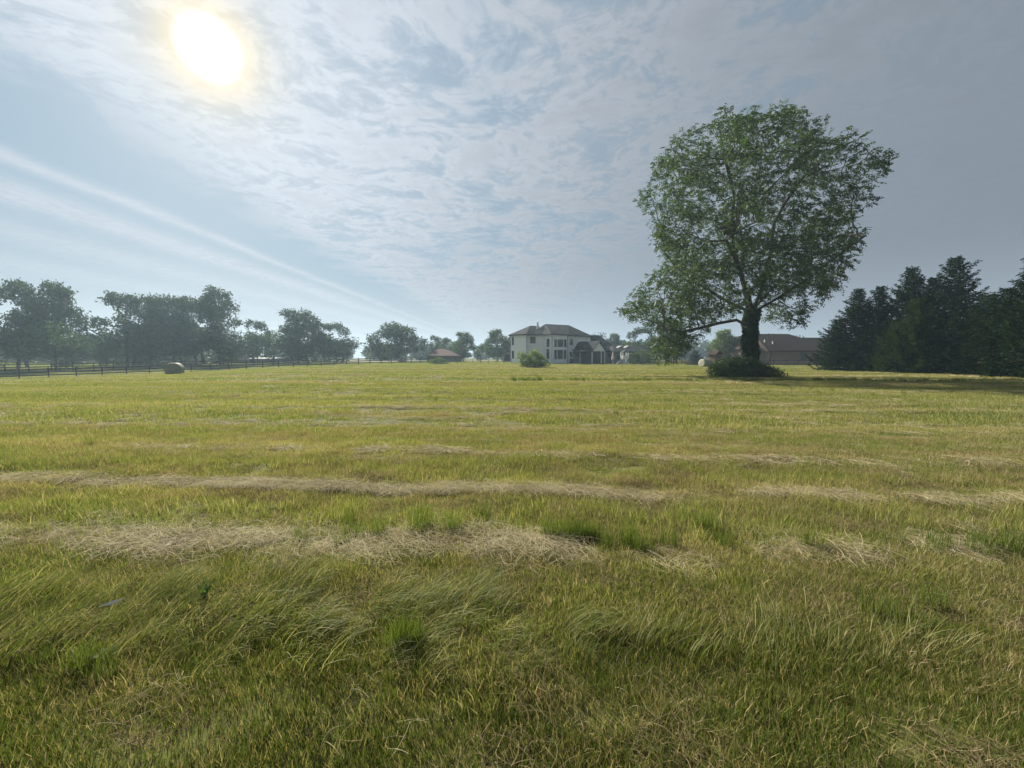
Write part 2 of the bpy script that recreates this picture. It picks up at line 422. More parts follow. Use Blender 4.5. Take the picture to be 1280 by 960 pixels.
# ------------------------------------------------------------------ ground
def axis(a, b, n, k):
    t = np.linspace(np.arcsinh(a / k), np.arcsinh(b / k), n); return np.sinh(t) * k
xs = axis(-700, 700, 380, 6.0); ys = axis(-300, 800, 420, 4.0)
X, Y = np.meshgrid(xs, ys); Z = gz(X, Y)
V = np.stack([X, Y, Z], -1).reshape(-1, 3)
nx_, ny_ = len(xs), len(ys)
i = np.arange(nx_ - 1)[None] + np.arange(ny_ - 1)[:, None] * nx_
F = np.stack([i, i + 1, i + 1 + nx_, i + nx_], -1).reshape(-1, 4)
tag(link('ground', mesh_arrays('ground', V, F, m_ground, True)), None, None, None, 'structure')

# ------------------------------------------------------------------ leaves and branches
def norm(a): return a / np.maximum(np.linalg.norm(a, axis=-1, keepdims=True), 1e-9)
def rhombs(P, D, N, L, Wd, droop=0.0):
    """leaf shapes: base P, direction D, facing N, length L, width Wd (arrays)."""
    S = norm(np.cross(D, N)); L = L[:, None]; Wd = Wd[:, None]
    a = P; b = P + D * L * 0.45 + S * Wd * 0.5; c_ = P + D * L; d = P + D * L * 0.45 - S * Wd * 0.5
    c_ = c_ - np.array([0, 0, 1.0]) * L * droop
    V = np.stack([a, b, c_, d], 1).reshape(-1, 3)
    F = np.arange(len(V)).reshape(-1, 4)
    return V, F
def join(parts):
    Vs, Fs, n = [], [], 0
    for V, F in parts:
        Vs.append(V); Fs.append(F + n); n += len(V)
    return np.concatenate(Vs), np.concatenate(Fs)
def rand_dirs(r, n): return norm(r.normal(size=(n, 3)))

def colonize(attr, chain, par, step, di, dk, iters, r, bias=0.0):
    cap = 20000
    nodes = np.zeros((cap, 3)); parent = np.full(cap, -1); n = len(chain)
    nodes[:n] = chain; parent[:n] = par
    A = np.array(attr); 
    def upd(A, dist, idx, lo, hi):
        if hi > lo and len(A):
            d = np.linalg.norm(A[:, None] - nodes[None, lo:hi], axis=-1); j = d.argmin(1); dm = d[np.arange(len(A)), j]
            m = dm < dist; dist[m] = dm[m]; idx[m] = j[m] + lo
    dist = np.full(len(A), 1e9); idx = np.zeros(len(A), int); upd(A, dist, idx, 0, n)
    seen = {}
    for it in range(iters):
        keep = dist > dk; A, dist, idx = A[keep], dist[keep], idx[keep]
        m = dist < di
        if not m.any():
            if not len(A): break
            m = dist <= dist.min() + 1e-6
        gi = np.unique(idx[m]); acc = np.zeros((n, 3)); np.add.at(acc, idx[m], norm(A[m] - nodes[idx[m]]))
        d = norm(acc[gi]) + r.normal(size=(len(gi), 3)) * 0.16; d[:, 2] += bias
        new = nodes[gi] + norm(d) * step
        ok = np.array([seen.get(int(k), 0) < 6 for k in gi])
        for k in gi: seen[int(k)] = seen.get(int(k), 0) + 1
        gi, new = gi[ok], new[ok]
        if len(gi) == 0 or n + len(gi) > cap:
            far = m; A, dist, idx = A[~far], dist[~far], idx[~far]
            if not len(A): break
            continue
        lo = n; nodes[n:n + len(gi)] = new; parent[n:n + len(gi)] = gi; n += len(gi)
        upd(A, dist, idx, lo, n)
    return nodes[:n].copy(), parent[:n].copy()
def radii(parent, tip, p=2.3, lo=None):
    n = len(parent); acc = np.zeros(n)
    for i in range(n - 1, -1, -1):
        if acc[i] == 0: acc[i] = tip ** p
        if parent[i] >= 0: acc[parent[i]] += acc[i]
    return acc ** (1 / p)
def tubes(nodes, parent, rad, min_r=0.0):
    n = len(nodes); kids = [[] for _ in range(n)]
    for i in range(n):
        if parent[i] >= 0: kids[parent[i]].append(i)
    Vs, Fs, cnt = [], [], 0
    stack = [(0, None)]
    while stack:
        s, frm = stack.pop()
        ch = [s] if frm is None else [frm, s]
        cur = s
        while kids[cur]:
            ks = sorted(kids[cur], key=lambda k: -rad[k]); 
            for k in ks[1:]: stack.append((k, cur))
            cur = ks[0]; ch.append(cur)
        if rad[s] < min_r or len(ch) < 2: continue
        P = nodes[ch]; rr = rad[ch].copy()
        if frm is not None: rr[0] = rad[s]
        k = 10 if rr[0] > 0.2 else 6 if rr[0] > 0.07 else 4 if rr[0] > 0.03 else 3
        T = np.gradient(P, axis=0); T = norm(T)
        ref = np.array([0.3, 0.9, 0.2]) if abs(T[0] @ np.array([0.3, 0.9, 0.2])) < 0.8 else np.array([1., 0, 0])
        rings = []
        for q in range(len(P)):
            a = norm(ref - T[q] * (ref @ T[q])); ref = a; b = np.cross(T[q], a)
            an = np.arange(k) / k * 2 * np.pi
            rings.append(P[q] + rr[q] * (np.cos(an)[:, None] * a + np.sin(an)[:, None] * b))
        Vc = np.concatenate(rings); i0 = np.arange(k); j0 = (i0 + 1) % k
        Fc = np.concatenate([np.stack([i0 + q * k, j0 + q * k, j0 + (q + 1) * k, i0 + (q + 1) * k], -1) for q in range(len(P) - 1)])
        Vs.append(Vc); Fs.append(Fc + cnt); cnt += len(Vc)
    return np.concatenate(Vs), np.concatenate(Fs)
def compound(P, D, L, r, npair=5, ll=0.15, lw=0.055):
    """pinnate leaves: base P, direction D, rachis length L."""
    n = len(P); up = norm(np.array([0, 0, 1.0]) + r.normal(size=(n, 3)) * 0.35)
    S = norm(np.cross(D, up)); parts = []
    dn = np.array([0, 0, -1.0])
    for q in range(npair + 1):
        t = 0.25 + 0.75 * q / npair
        base = P + D * (L * t)[:, None] + dn * (L * 0.26 * t * t)[:, None]
        tan = norm(D + dn * (0.76 * t))
        sc = (1.0 - 0.25 * abs(t - 0.6) / 0.4)
        for sgn in ((-1, 1) if q < npair else (0,)):
            d = norm(S * sgn * 0.9 + tan * (0.55 if sgn else 1.0) + dn * 0.25 + r.normal(size=(n, 3)) * 0.12)
            nn = norm(np.cross(d, S * (sgn or 1)) + up * 0.8 + r.normal(size=(n, 3)) * 0.2)
            parts.append(rhombs(base, d, nn, r.uniform(0.8, 1.2, n) * ll * sc, r.uniform(0.8, 1.2, n) * lw))
    return join(parts)

# ------------------------------------------------------------------ the big walnut tree
def in_poly(px, py, poly):
    c_ = np.zeros(px.shape, bool); n = len(poly)
    for i in range(n):
        x1, y1 = poly[i]; x2, y2 = poly[i - 1]
        m = ((y1 > py) != (y2 > py)) & (px < (x2 - x1) * (py - y1) / (y2 - y1 + 1e-12) + x1)
        c_ ^= m
    return c_
zp = [(340,92),(385,55),(440,45),(500,60),(560,48),(630,75),(655,110),(690,70),(760,85),(800,110),(830,170),(885,185),(905,235),(880,290),(850,330),(885,370),
      (890,410),(885,450),(800,480),(775,540),(740,600),(710,650),(690,700),(640,720),(620,755),(540,765),(500,745),(470,700),(420,700),(380,735),(330,745),(300,770),
      (240,840),(180,880),(130,860),(140,770),(60,722),(20,710),(60,650),(130,590),(150,560),(190,540),(150,510),(90,500),(130,460),(110,420),(85,360),
      (110,300),(100,260),(140,180),(220,120),(290,115)]
poly = [(760 + a / 2.526, 110 + b / 2.526) for a, b in zp]
TD = 33.0
T0 = np.array([gx(937, TD), TD, 0.0]); T0[2] = g(T0[0], T0[1])
def pix(P):
    d = P - np.array([0, 0, CAMZ]); c_, s = math.cos(PITCH), math.sin(PITCH)
    dep = d[:, 1] * c_ - d[:, 2] * s; up = d[:, 1] * s + d[:, 2] * c_
    return 640 + FPX * d[:, 0] / dep, 480 - FPX * up / dep
r = np.random.default_rng(11)
n = 190000
Q = np.stack([r.uniform(T0[0] - 13, T0[0] + 14, n), TD + r.uniform(-10, 10, n), r.uniform(0.6, 24, n)], -1)
# test the outline at the tree's own depth, so that the crown keeps this outline as a solid
Qf = Q.copy(); Qf[:, 1] = TD
ppx, ppy = pix(Qf)
ok = in_poly(ppx, ppy, poly)
pp2 = pix(Q); ok &= in_poly(pp2[0], pp2[1], poly)
zz = Q[:, 2]
half = 9.3 * np.sqrt(np.clip(1 - ((zz - 13.0) / 11.5) ** 2, 0.02, 1))
xc = np.interp(zz, [1, 3, 5, 8, 13, 18, 21, 23], [-7, -5, -2, -.6, 1.1, 2.0, 2.3, 2.5])
wx = np.interp(zz, [1, 3, 5, 8, 13, 18, 21, 23], [3.5, 6.5, 10, 10, 11.5, 11.5, 9.5, 7.5])
uu = (Q[:, 0] - T0[0] - xc) / wx
dy_ = np.abs(Q[:, 1] - TD)
ok &= dy_ < half * np.sqrt(np.clip(1 - uu * uu, 0.05, 1))
ok &= ~((zz < 5.0) & (dy_ > 3.2))
Q = Q[ok]
# clumpy crown: keep points in random lobes
lobes = np.concatenate([Q[r.choice(len(Q), 225, replace=False)], Q[r.choice(np.where((Q[:, 2] < 6) & (Q[:, 0] < T0[0] - 3))[0], 40)], Q[r.choice(np.where((Q[:, 2] > 3.5) & (Q[:, 2] < 10))[0], 60)], Q[r.choice(np.where(Q[:, 2] > 17.5)[0], 30)]])
dl = np.linalg.norm((Q[:, None] - lobes[None]) * np.array([1, 1, 1.35]), axis=-1).min(1)
Q = Q[(dl < 1.12) | (Q[:, 2] < 3.5)]
Q = Q[r.choice(len(Q), min(9500, len(Q)), replace=False)]
base = T0 + np.array([0, 0, -0.2])
trunk = [base, T0 + [0.0, 0, 1.2], T0 + [-0.05, 0, 2.6], T0 + [-0.05, 0, 4.0], T0 + [0, 0, 5.2]]
ch = list(trunk); par = [-1, 0, 1, 2, 3]
def grow(start, pts):
    global ch, par
    k = start
    for q in pts:
        ch.append(T0 + np.array(q, float)); par.append(k); k = len(ch) - 1
    return k
a = grow(4, [(-0.5, 0, 6.6), (-1.2, -.4, 8.2), (-1.9, -.6, 9.9), (-2.3, -.6, 12.0), (-2.2, -.8, 14.2), (-3.0, -1, 16.4)])
grow(4, [(0.7, .3, 6.6), (1.4, .6, 8.4), (1.9, .8, 10.6), (2.1, 1, 12.6), (3.0, 1, 14.4), (4.6, 1.2, 16.6)])
grow(6, [(-0.4, 1.0, 8.6), (0.0, 1.6, 11.0), (-.2, 2.2, 13.5), (.2, 2.4, 16)])
grow(3, [(-1.5, -.5, 4.6), (-3.2, -.9, 4.3), (-4.8, -1.1, 3.9), (-6.2, -1.2, 3.6), (-7.6, -1.2, 3.9)])
grow(len(ch) - 2, [(-6.5, -1.5, 2.7), (-6.3, -1.6, 1.7)])
grow(4, [(1.2, -1.2, 6.2), (2.8, -2.4, 7.6), (4.4, -3.2, 9.2), (6.0, -3.4, 10.4)])
grow(4, [(-1.4, 1.4, 6.4), (-3.2, 2.6, 8.0), (-5.0, 3.2, 9.6), (-6.4, 3.4, 11.4)])
grow(4, [(1.4, 1.4, 6.2), (3.2, 3.0, 7.4), (5.2, 4.0, 8.6)])
grow(4, [(-1.2, -1.6, 6.4), (-3.0, -3.4, 7.8), (-4.6, -4.4, 9.8)])
nodes, parent = colonize(Q, np.array(ch), np.array(par), 0.40, 2.4, 0.42, 200, r, 0.0)
rad = np.minimum(radii(parent, 0.011, 2.35), 0.42)
rad[:5] = np.maximum(rad[:5], [0.55, 0.42, 0.38, 0.37, 0.37])
tree = thing('walnut_tree', 'huge spreading walnut tree with an ivy covered trunk alone in the field', 'tree', T0)
Vt, Ft = tubes(nodes - T0, parent, rad)
link('trunk', mesh_arrays('trunk', Vt, Ft, m_bark, True), tree)
tipn = np.setdiff1d(np.arange(len(nodes)), parent); outer = np.union1d(tipn, np.where(rad < 0.026)[0])
print('outer', len(outer), len(tipn))
P = nodes[outer] - T0
Dp = norm(nodes[outer] - nodes[parent[outer]])
reps = 3
P = np.repeat(P, reps, 0) + r.normal(size=(len(P) * reps, 3)) * 0.09
Dp = norm(np.repeat(Dp, reps, 0) * 0.45 + r.normal(size=P.shape) * np.array([.7, .7, .42]) + np.array([0.25, 0, 0.0]))
L = r.uniform(0.28, 0.50, len(P))
Vl, Fl = compound(P, Dp, L, r, 3, 0.21, 0.095)
link('crown', mesh_arrays('crown', Vl, Fl, m_walnut), tree)
print('walnut', len(nodes), len(Fl))
# ivy up the trunk and into the fork
n = 9000
zi = r.uniform(0, 1, n) ** 0.9 * 5.6; an = r.uniform(0, 2 * np.pi, n)
lump = 1 + 0.16 * np.sin(an * 3 + zi * 1.7) + 0.12 * np.sin(zi * 4 + an)
ri = (0.47 + 0.20 * np.exp(-zi / 0.7)) * lump * r.uniform(0.9, 1.12, n)
P = np.stack([np.cos(an) * ri - 0.03, np.sin(an) * ri, zi], -1)
O = np.stack([np.cos(an), np.sin(an), np.zeros(n)], -1)
Dd = norm(np.array([0, 0, -0.8]) + O * 0.5 + r.normal(size=(n, 3)) * 0.5)
Vl, Fl = rhombs(P, Dd, norm(O + r.normal(size=(n, 3)) * 0.3), r.uniform(.12, .22, n), r.uniform(.10, .17, n))
link('ivy', mesh_arrays('ivy', Vl, Fl, m_ivy), tree)
# squirrel nest in the fork
n = 700; d = rand_dirs(r, n)
P = np.array([-2.9, -1.6, 11.6]) + d * r.uniform(0.2, 0.62, n)[:, None]
Vl, Fl = rhombs(P, rand_dirs(r, n), rand_dirs(r, n), r.uniform(.2, .4, n), r.uniform(.1, .2, n))
tag(link('squirrel_nest', mesh_arrays('squirrel_nest', Vl + 0, Fl, m_bark), None, T0), 'dark ball of twigs lodged in the fork of the huge walnut tree', 'nest')

# ------------------------------------------------------------------ leafy mounds and shrubs
def leaf_mound(r, lobes, n, size, stems=True):
    """lobes: (x, y, z, rx, ry, rz). Leaves spread through the volume, thicker near the shell."""
    lobes = np.array(lobes, float); k = r.choice(len(lobes), n, p=(v := lobes[:, 3] * lobes[:, 4] * lobes[:, 5]) / v.sum())
    d = rand_dirs(r, n); rr = r.uniform(0.25, 1.0, n) ** 0.45 * (1 + r.normal(size=n) * 0.07)
    P = lobes[k, :3] + d * rr[:, None] * lobes[k, 3:]
    P[:, 2] = np.abs(P[:, 2])
    Dd = norm(d * 0.6 + r.normal(size=(n, 3)) * 0.6 + np.array([0, 0, 0.1]))
    return rhombs(P, Dd, rand_dirs(r, n), r.uniform(0.7, 1.3, n) * size, r.uniform(0.35, 0.6, n) * size)
def stems_mesh(r, lobes, n):
    mb = []
    for _ in range(n):
        l = lobes[r.integers(len(lobes))]
        e = np.array(l[:3]) + rand_dirs(r, 1)[0] * np.array(l[3:]) * 0.8; e[2] = max(e[2], 0.3)
        b = np.array([l[0] * 0.3 + r.normal() * 0.1, l[1] * 0.3 + r.normal() * .1, -0.05])
        m = (b + e) / 2 + np.array([0, 0, 0.15])
        V, F = tubes(np.array([b, m, e]), np.array([-1, 0, 1]), np.array([0.03, 0.02, 0.008])); mb.append((V, F))
    return join(mb)
def shrub(name, label, x, y, lobes, n, size, mat, seed, group=None, cat='shrub', stems=12):
    r = np.random.default_rng(seed)
    t = thing(name, label, cat, (x, y, g(x, y)), 0, group)
    link('stem', mesh_arrays('stem', *stems_mesh(r, lobes, stems), m_bark), t)
    link('foliage', mesh_arrays('foliage', *leaf_mound(r, lobes, n, size), mat), t)
    return t
shrub('scrub', 'dense dark green scrub heaped round the foot of the ivy covered trunk', T0[0] - 0.3, TD - 0.8,
      [(-2.0, -.1, .5, 1.1, .9, .75), (-1.2, -.4, .8, .9, .8, .9), (-.4, -.6, .6, .8, .7, 1.1), (.5, -.6, .4, .8, .7, .8), (1.3, -.2, .35, 1.0, .9, .5),
       (-2.8, 0, .4, .8, .8, .6), (-1.0, 1.4, .6, 1.6, 1.0, 1.0), (.8, 1.6, .5, 1.4, 1.0, .8), (-1.6, -.9, .25, 1.6, .7, .4), (0.6, -1.1, .2, 1.7, .6, .3)], 16000, 0.15, m_scrub, 21)
sx = gx(666, 58)
shrub('shrub', 'loose light green shrub growing in the field in front of the white house', sx, 58,
      [(-1.7, 0, 1.7, .7, .6, .7), (-1.0, 0, 1.1, 1.0, .9, .9), (0.2, 0, 1.2, 1.1, .9, 1.1), (.2, 0, 2.1, .7, .6, .6), (1.2, 0, .9, 1.0, .8, .8), (-.3, 0, .5, 1.9, 1.2, .5), (1.9, 0, .5, .8, .7, .4), (1.0, .2, 1.7, .6, .5, .4)],
      5200, 0.20, m_shrub, 22, 'shrubs on the field edge')
shrub('shrub', 'small yellow green bush in front of the low reddish roofed house', gx(547, 78), 78,
      [(-.9, 0, .4, .9, .7, .5), (.2, 0, .6, 1.2, .8, .7), (1.2, 0, .35, .9, .7, .4)], 1500, 0.22, m_light, 23, 'shrubs on the field edge')
shrub('shrub', 'rounded pale green bush between the garden slide tower and the big tree branches', gx(800, 84), 84,
      [(-1.4, 0, 1.2, 1.3, 1, 1.3), (.4, 0, 1.5, 1.5, 1, 1.5), (2.4, 0, 1.2, 1.4, 1, 1.2)], 3200, 0.26, m_mid, 24, 'shrubs on the field edge')

# ------------------------------------------------------------------ background broadleaf trees
def bg_tree_mesh(seed, H, Wd, cb, nl, leaf, open_=0.5, mat=None):
    r = np.random.default_rng(seed)
    lob = []
    for i in range(nl):
        a = r.uniform(0, 2 * np.pi); t = r.uniform(0, 1)
        z = cb + (H - cb) * (0.12 + 0.78 * t); prof = math.sin(math.pi * min(1, 0.18 + t * 0.80)) ** 0.6
        rr = Wd / 2 * prof * math.sqrt(r.uniform(0.1, 1)) * 0.82
        s = r.uniform(0.09, 0.17) * Wd
        lob.append((rr * math.cos(a), rr * math.sin(a), z, s, s, s * r.uniform(.6, .8)))
    lob = np.array(lob)
    n = 2600; k = r.integers(len(lob), size=n)
    A = lob[k, :3] + rand_dirs(r, n) * (r.uniform(0, 1, n) ** 0.4)[:, None] * lob[k, 3:]
    A = A[A[:, 2] > cb * 0.7]
    ch = [np.array([0, 0, -0.3])]; par = [-1]
    for z in np.linspace(cb * 0.5, cb + (H - cb) * 0.35, 4): ch.append(np.array([r.normal() * .2, r.normal() * .2, z])); par.append(len(ch) - 2)
    nodes, parent = colonize(A, np.array(ch), np.array(par), 0.70, 3.2, 0.75, 90, r)
    rad = radii(parent, 0.022, 2.2)
    Vt, Ft = tubes(nodes, parent, rad)
    outer = np.where(rad < 0.075)[0]; reps = 10
    P = np.repeat(nodes[outer], reps, 0); P = P + r.normal(size=P.shape) * 0.34
    Dd = norm(r.normal(size=P.shape) + np.array([0, 0, -0.2])); N = norm(r.normal(size=P.shape) + np.array([0, 0, 0.9]))
    Vl, Fl = rhombs(P, Dd, N, r.uniform(.7, 1.3, len(P)) * leaf, r.uniform(.7, 1.3, len(P)) * leaf * 0.6)
    return mesh_arrays('trunk', Vt, Ft, m_bark, True), (Vl, Fl)
VAR = {}
specs = {'round': (31, 16, 15, 1.2, 40), 'tall': (32, 18, 12, 1.8, 36), 'wide': (33, 13, 17, 1.2, 40), 'airy': (34, 15, 11, 2.6, 20), 'oak': (35, 17, 17, 1.8, 36),
         'low': (36, 8, 9, 0.7, 18), 'column': (37, 11, 5, 0.8, 14), 'gap': (38, 16, 14, 2.2, 24)}
for k, (sd, H, Wd, cb, nl) in specs.items():
    VAR[k] = (H, Wd) + bg_tree_mesh(sd, H, Wd, cb, nl, 0.55 if k != 'low' else 0.40)
CROWN = {}
def place_tree(kind, label, px, top, half, D, mat, rz=0.0, group='trees beyond the field', name='broadleaf_tree', ground=None):
    H, Wd, tm, (Vl, Fl) = VAR[kind]
    x = gx(px, D); z0 = g(x, D) - 0.1
    ztop = at(px, top, D)[2]
    h = ztop - z0; w = 2 * half / FPX * D
    key = (kind, mat.name)
    if key not in CROWN: CROWN[key] = mesh_arrays('crown', Vl, Fl, mat)
    t = thing(name, label, 'tree', (x, D, z0), rz, group)
    sxy = w / (Wd * 1.02); t.scale = (sxy, sxy, h / (H * 0.99))
    link('trunk', tm, t); link('crown', CROWN[key], t)
    return t
BT = [
 ('oak', 'very tall dark tree beside the second rail fence, cut by the frame edge', 22, 343, 48, 74, m_dark, 0.3),
 ('round', 'tall dark tree with a ragged edge just behind the low rounded tree', 70, 350, 37, 76, m_dark, 1.7),
 ('low', 'low rounded olive green tree in front of two tall dark trees behind the rail fence', 70, 402, 36, 67, m_mid, 0.4),
 ('low', 'distant hazy rounded tree seen through the gap between the two tall tree groups', 108, 418, 22, 120, m_dark, 2.0),
 ('low', 'small dark round tree under the gap, close to the paddock fence', 133, 430, 14, 82, m_dark, 1.1),
 ('airy', 'open branched tree with thin sprays, first of the tall row past the gap', 160, 362, 36, 86, m_dark, 0.0),
 ('gap', 'dark tree with sky showing through its middle, second of the tall row past the gap', 190, 366, 36, 88, m_dark, 2.4),
 ('round', 'broad dark tree standing behind the round hay bale', 218, 368, 34, 92, m_dark, 0.9),
 ('oak', 'full crowned tree, between the one behind the bale and the tallest of its row', 246, 368, 36, 92, m_dark, 3.0),
 ('tall', 'tallest tree of the middle row, with a domed top above its neighbours', 276, 356, 32, 90, m_dark, 1.2),
 ('low', 'low dark understorey tree below the open branched tree', 168, 412, 46, 90, m_dark, 0.2),
 ('low', 'low dark understorey tree behind the hay bale', 225, 410, 48, 90, m_dark, 1.9),
 ('low', 'low dark understorey tree under the domed tallest tree', 280, 408, 42, 88, m_dark, 4.0),
 ('low', 'dim undergrowth at the foot of the tallest dark pair, far end of the paddock', 30, 408, 56, 88, m_dark, 2.2),
 ('low', 'dim undergrowth behind the low rounded olive green tree', 84, 412, 48, 92, m_dark, 4.2),
 ('low', 'dim undergrowth between the two tall tree groups, behind the second fence', 128, 421, 44, 100, m_dark, 5.2),
 ('low', 'dim undergrowth between the open branched tree and the hay bale', 196, 402, 52, 97, m_dark, 3.2),
 ('low', 'dim undergrowth between the hay bale and the domed tallest tree', 252, 402, 52, 98, m_dark, 1.2),
 ('low', 'dim undergrowth between the thin twiggy tree and its light green neighbour', 316, 414, 40, 104, m_dark, 1.6),
 ('low', 'dim undergrowth below the tree with gaps at the fence end', 428, 420, 34, 108, m_dark, 0.6),
 ('airy', 'thin tree with bare looking twigs between the two big tree groups', 322, 398, 22, 98, m_dark, 0.8),
 ('low', 'soft light green small tree beside the thin twiggy tree', 342, 412, 18, 92, m_mid, 0.8),
 ('round', 'big dense tree with a rounded top above the far end of the rail fence', 374, 385, 38, 100, m_dark, 2.9),
 ('gap', 'tree with light gaps where the rail fence fades away', 420, 402, 28, 106, m_dark, 0.5),
 ('low', 'low bush like tree filling beneath the big dense tree', 385, 412, 54, 102, m_dark, 3.3),
 ('wide', 'wide dome shaped tree standing apart, low crown almost touching the field', 499, 403, 42, 112, m_dark, 0.7),
 ('column', 'narrow green column shaped tree in front of the wide dome shaped tree', 487, 421, 10, 102, m_mid, 0.0),
 ('airy', 'feathery tree peeking between the dome shaped tree and the reddish roof', 543, 418, 12, 122, m_dark, 1.0),
 ('airy', 'small feathery tree just behind the ridge of the reddish roof', 556, 421, 12, 126, m_dark, 2.0),
 ('round', 'rounded blue green tree beside the low reddish roofed house', 579, 414, 19, 112, m_mid, 2.2),
 ('low', 'small thin tree in the dip between two rounded trees near the white house', 601, 430, 10, 120, m_dark, 1.0),
 ('round', 'rounded green tree just outside the white two storey house', 622, 411, 21, 112, m_mid, 4.4),
 ('low', 'distant dark tree just above the gabled porch roof', 747, 415, 17, 135, m_dark, 0.1),
 ('round', 'distant dark tree, next one along from the tree above the porch', 766, 416, 15, 140, m_dark, 1.1),
 ('gap', 'dark tree behind the slate roofed bungalow', 800, 408, 26, 112, m_dark, 2.1),
 ('low', 'green tree behind the garden slide tower and the slate roof', 785, 426, 14, 108, m_mid, 2.6),
 ('round', 'dark green tree behind the low hanging walnut branches', 842, 400, 26, 92, m_mid, 5.1),
 ('round', 'light green tree between the little brown playhouse and the ivy trunk', 906, 411, 22, 88, m_light, 3.9),
 ('low', 'dark tree glimpsed past the brown brick house, beside the spruces', 1048, 418, 16, 96, m_dark, 0.0),
]
for kind, lab, px_, top, half_, D, mat, rz in BT: place_tree(kind, lab, px_, top, half_, D, mat, rz)

shrub('hedge', 'dark overgrown hedge closing off the paddock under the far tree groups', gx(220, 118), 118,
      [(x_, 3 * math.sin(x_ * .2), 1.6, 3.2, 1.6, 1.9 + .6 * math.sin(x_ * .9)) for x_ in range(-46, 50, 4)], 14000, 0.6, m_dark, 27, None, 'hedge', 30)
# far woods closing the horizon: one mass
r = np.random.default_rng(50)
parts = []
for _ in range(190):
    D = r.uniform(170, 290); a = r.uniform(-1.75, 1.9); x = a * D
    px_ = 640 + a * FPX
    h = (r.uniform(6, 10) if px_ < 900 else r.uniform(8, 13)) * D / 200; w = r.uniform(9, 17)
    n = 420; d = rand_dirs(r, n); k = r.uniform(.5, 1.05, n) ** 0.5
    P = np.array([x, D, h * 0.5 + g(x, D)]) + d * k[:, None] * np.array([w / 2, w / 2, h * 0.52]) + 0.25 * r.normal(size=(n, 3))
    parts.append(rhombs(P, rand_dirs(r, n), norm(d + r.normal(size=(n, 3)) * .6), r.uniform(1.2, 2.2, n), r.uniform(.8, 1.5, n)))
tag(link('woods', mesh_arrays('woods', *join(parts), m_dark)), 'hazy line of distant woods closing the horizon behind the houses', 'woods', None, 'stuff')

# ------------------------------------------------------------------ spruces
def spruce_mesh(seed, H, Rr, dens=1.0, ragged=0.2):
    r = np.random.default_rng(seed)
    Ps, Ds, Ls = [], [], []; br = []
    z = 0.25
    while z < H - 0.15:
        t = z / H
        Lm = Rr * (1 - t) ** 0.86 * (0.75 + 0.25 * min(1, t * 6))
        nb = 7 if t < 0.75 else 5
        a0 = r.uniform(0, 6.28)
        for b in range(nb):
            a = a0 + b * 2 * np.pi / nb + r.normal() * 0.2
            Lb = Lm * (0.92 + r.normal() * ragged) + 0.12 + (0.5 * r.uniform() if r.uniform() < .2 else 0)
            Lb = max(Lb, 0.1)
            rise = np.interp(t, [0, .5, 1], [-0.10, 0.05, 0.35])
            o = np.array([math.cos(a), math.sin(a), 0]); s_ = np.array([-o[1], o[0], 0])
            k = max(3, int(Lb / 0.13 * dens))
            q = np.linspace(0.06, 1, k)
            C_ = np.array([0, 0, z]) + o * (Lb * q)[:, None] + np.array([0, 0, 1.]) * (Lb * (rise * q - 0.28 * q * (1 - q) * 2 * (1 - t) + 0.18 * q ** 3))[:, None]
            br.append((C_[0], C_[k // 2], C_[-1], 0.012 + 0.012 * Lb))
            for side in (-1, 1, 0):
                m = len(q); tw = (0.16 + 0.34 * (1 - np.abs(q - 0.45) * 1.4).clip(0)) * min(1, 0.35 + Lb * 0.4)
                if side == 0: tw = np.full(m, 0.22)
                for rep in range(4):
                    f = rep / 4.0
                    dirv = norm(o * 0.75 + s_ * side * 0.8 + np.array([0, 0, -0.18]) + r.normal(size=(m, 3)) * 0.22)
                    base = C_ + dirv * (tw * f)[:, None] + r.normal(size=(m, 3)) * 0.02
                    Ps.append(base); Ds.append(norm(dirv + r.normal(size=(m, 3)) * 0.35 + np.array([0, 0, -0.05]))); Ls.append(np.full(m, 1.0) * r.uniform(.16, .28, m))
        z += 0.22 + 0.17 * (1 - t) * r.uniform(.6, 1.3)
    P = np.concatenate(Ps); D = np.concatenate(Ds); L = np.concatenate(Ls)
    N = norm(r.normal(size=P.shape) + np.array([0, 0, .8]))
    Vl, Fl = rhombs(P, D, N, L, L * r.uniform(.28, .42, len(L)))
    # leader
    parts = [tubes(np.array([[0, 0, -.2], [0, 0, H * .5], [0, 0, H]]), np.array([-1, 0, 1]), np.array([H * .018, H * .009, 0.012]))]
    for a, b, c_, rr in br[::2]: parts.append(tubes(np.array([a, b, c_]), np.array([-1, 0, 1]), np.array([rr, rr * .7, .004])))
    return mesh_arrays('trunk', *join(parts), m_bark), (Vl, Fl)
SP = [(10.0, 3.4) + spruce_mesh(61, 10.0, 3.4), (10.0, 3.9) + spruce_mesh(62, 10.0, 3.9, 1.0, 0.28), (7.0, 2.9) + spruce_mesh(63, 7.0, 2.9, 1.0, 0.2)]
SPC = {}
def place_spruce(v, label, px_, top, D, wid, mat, rz, group='row of spruces'):
    H, Rr, tm, (Vl, Fl) = SP[v]
    key = (v, mat.name)
    if key not in SPC: SPC[key] = mesh_arrays('crown', Vl, Fl, mat)
    x = gx(px_, D); z0 = g(x, D) - 0.05; h = at(px_, top, D)[2] - z0
    t = thing('spruce_tree', label, 'tree', (x, D, z0), rz, group)
    s = wid / Rr; t.scale = (s, s, h / H)
    link('trunk', tm, t); link('crown', SPC[key], t)
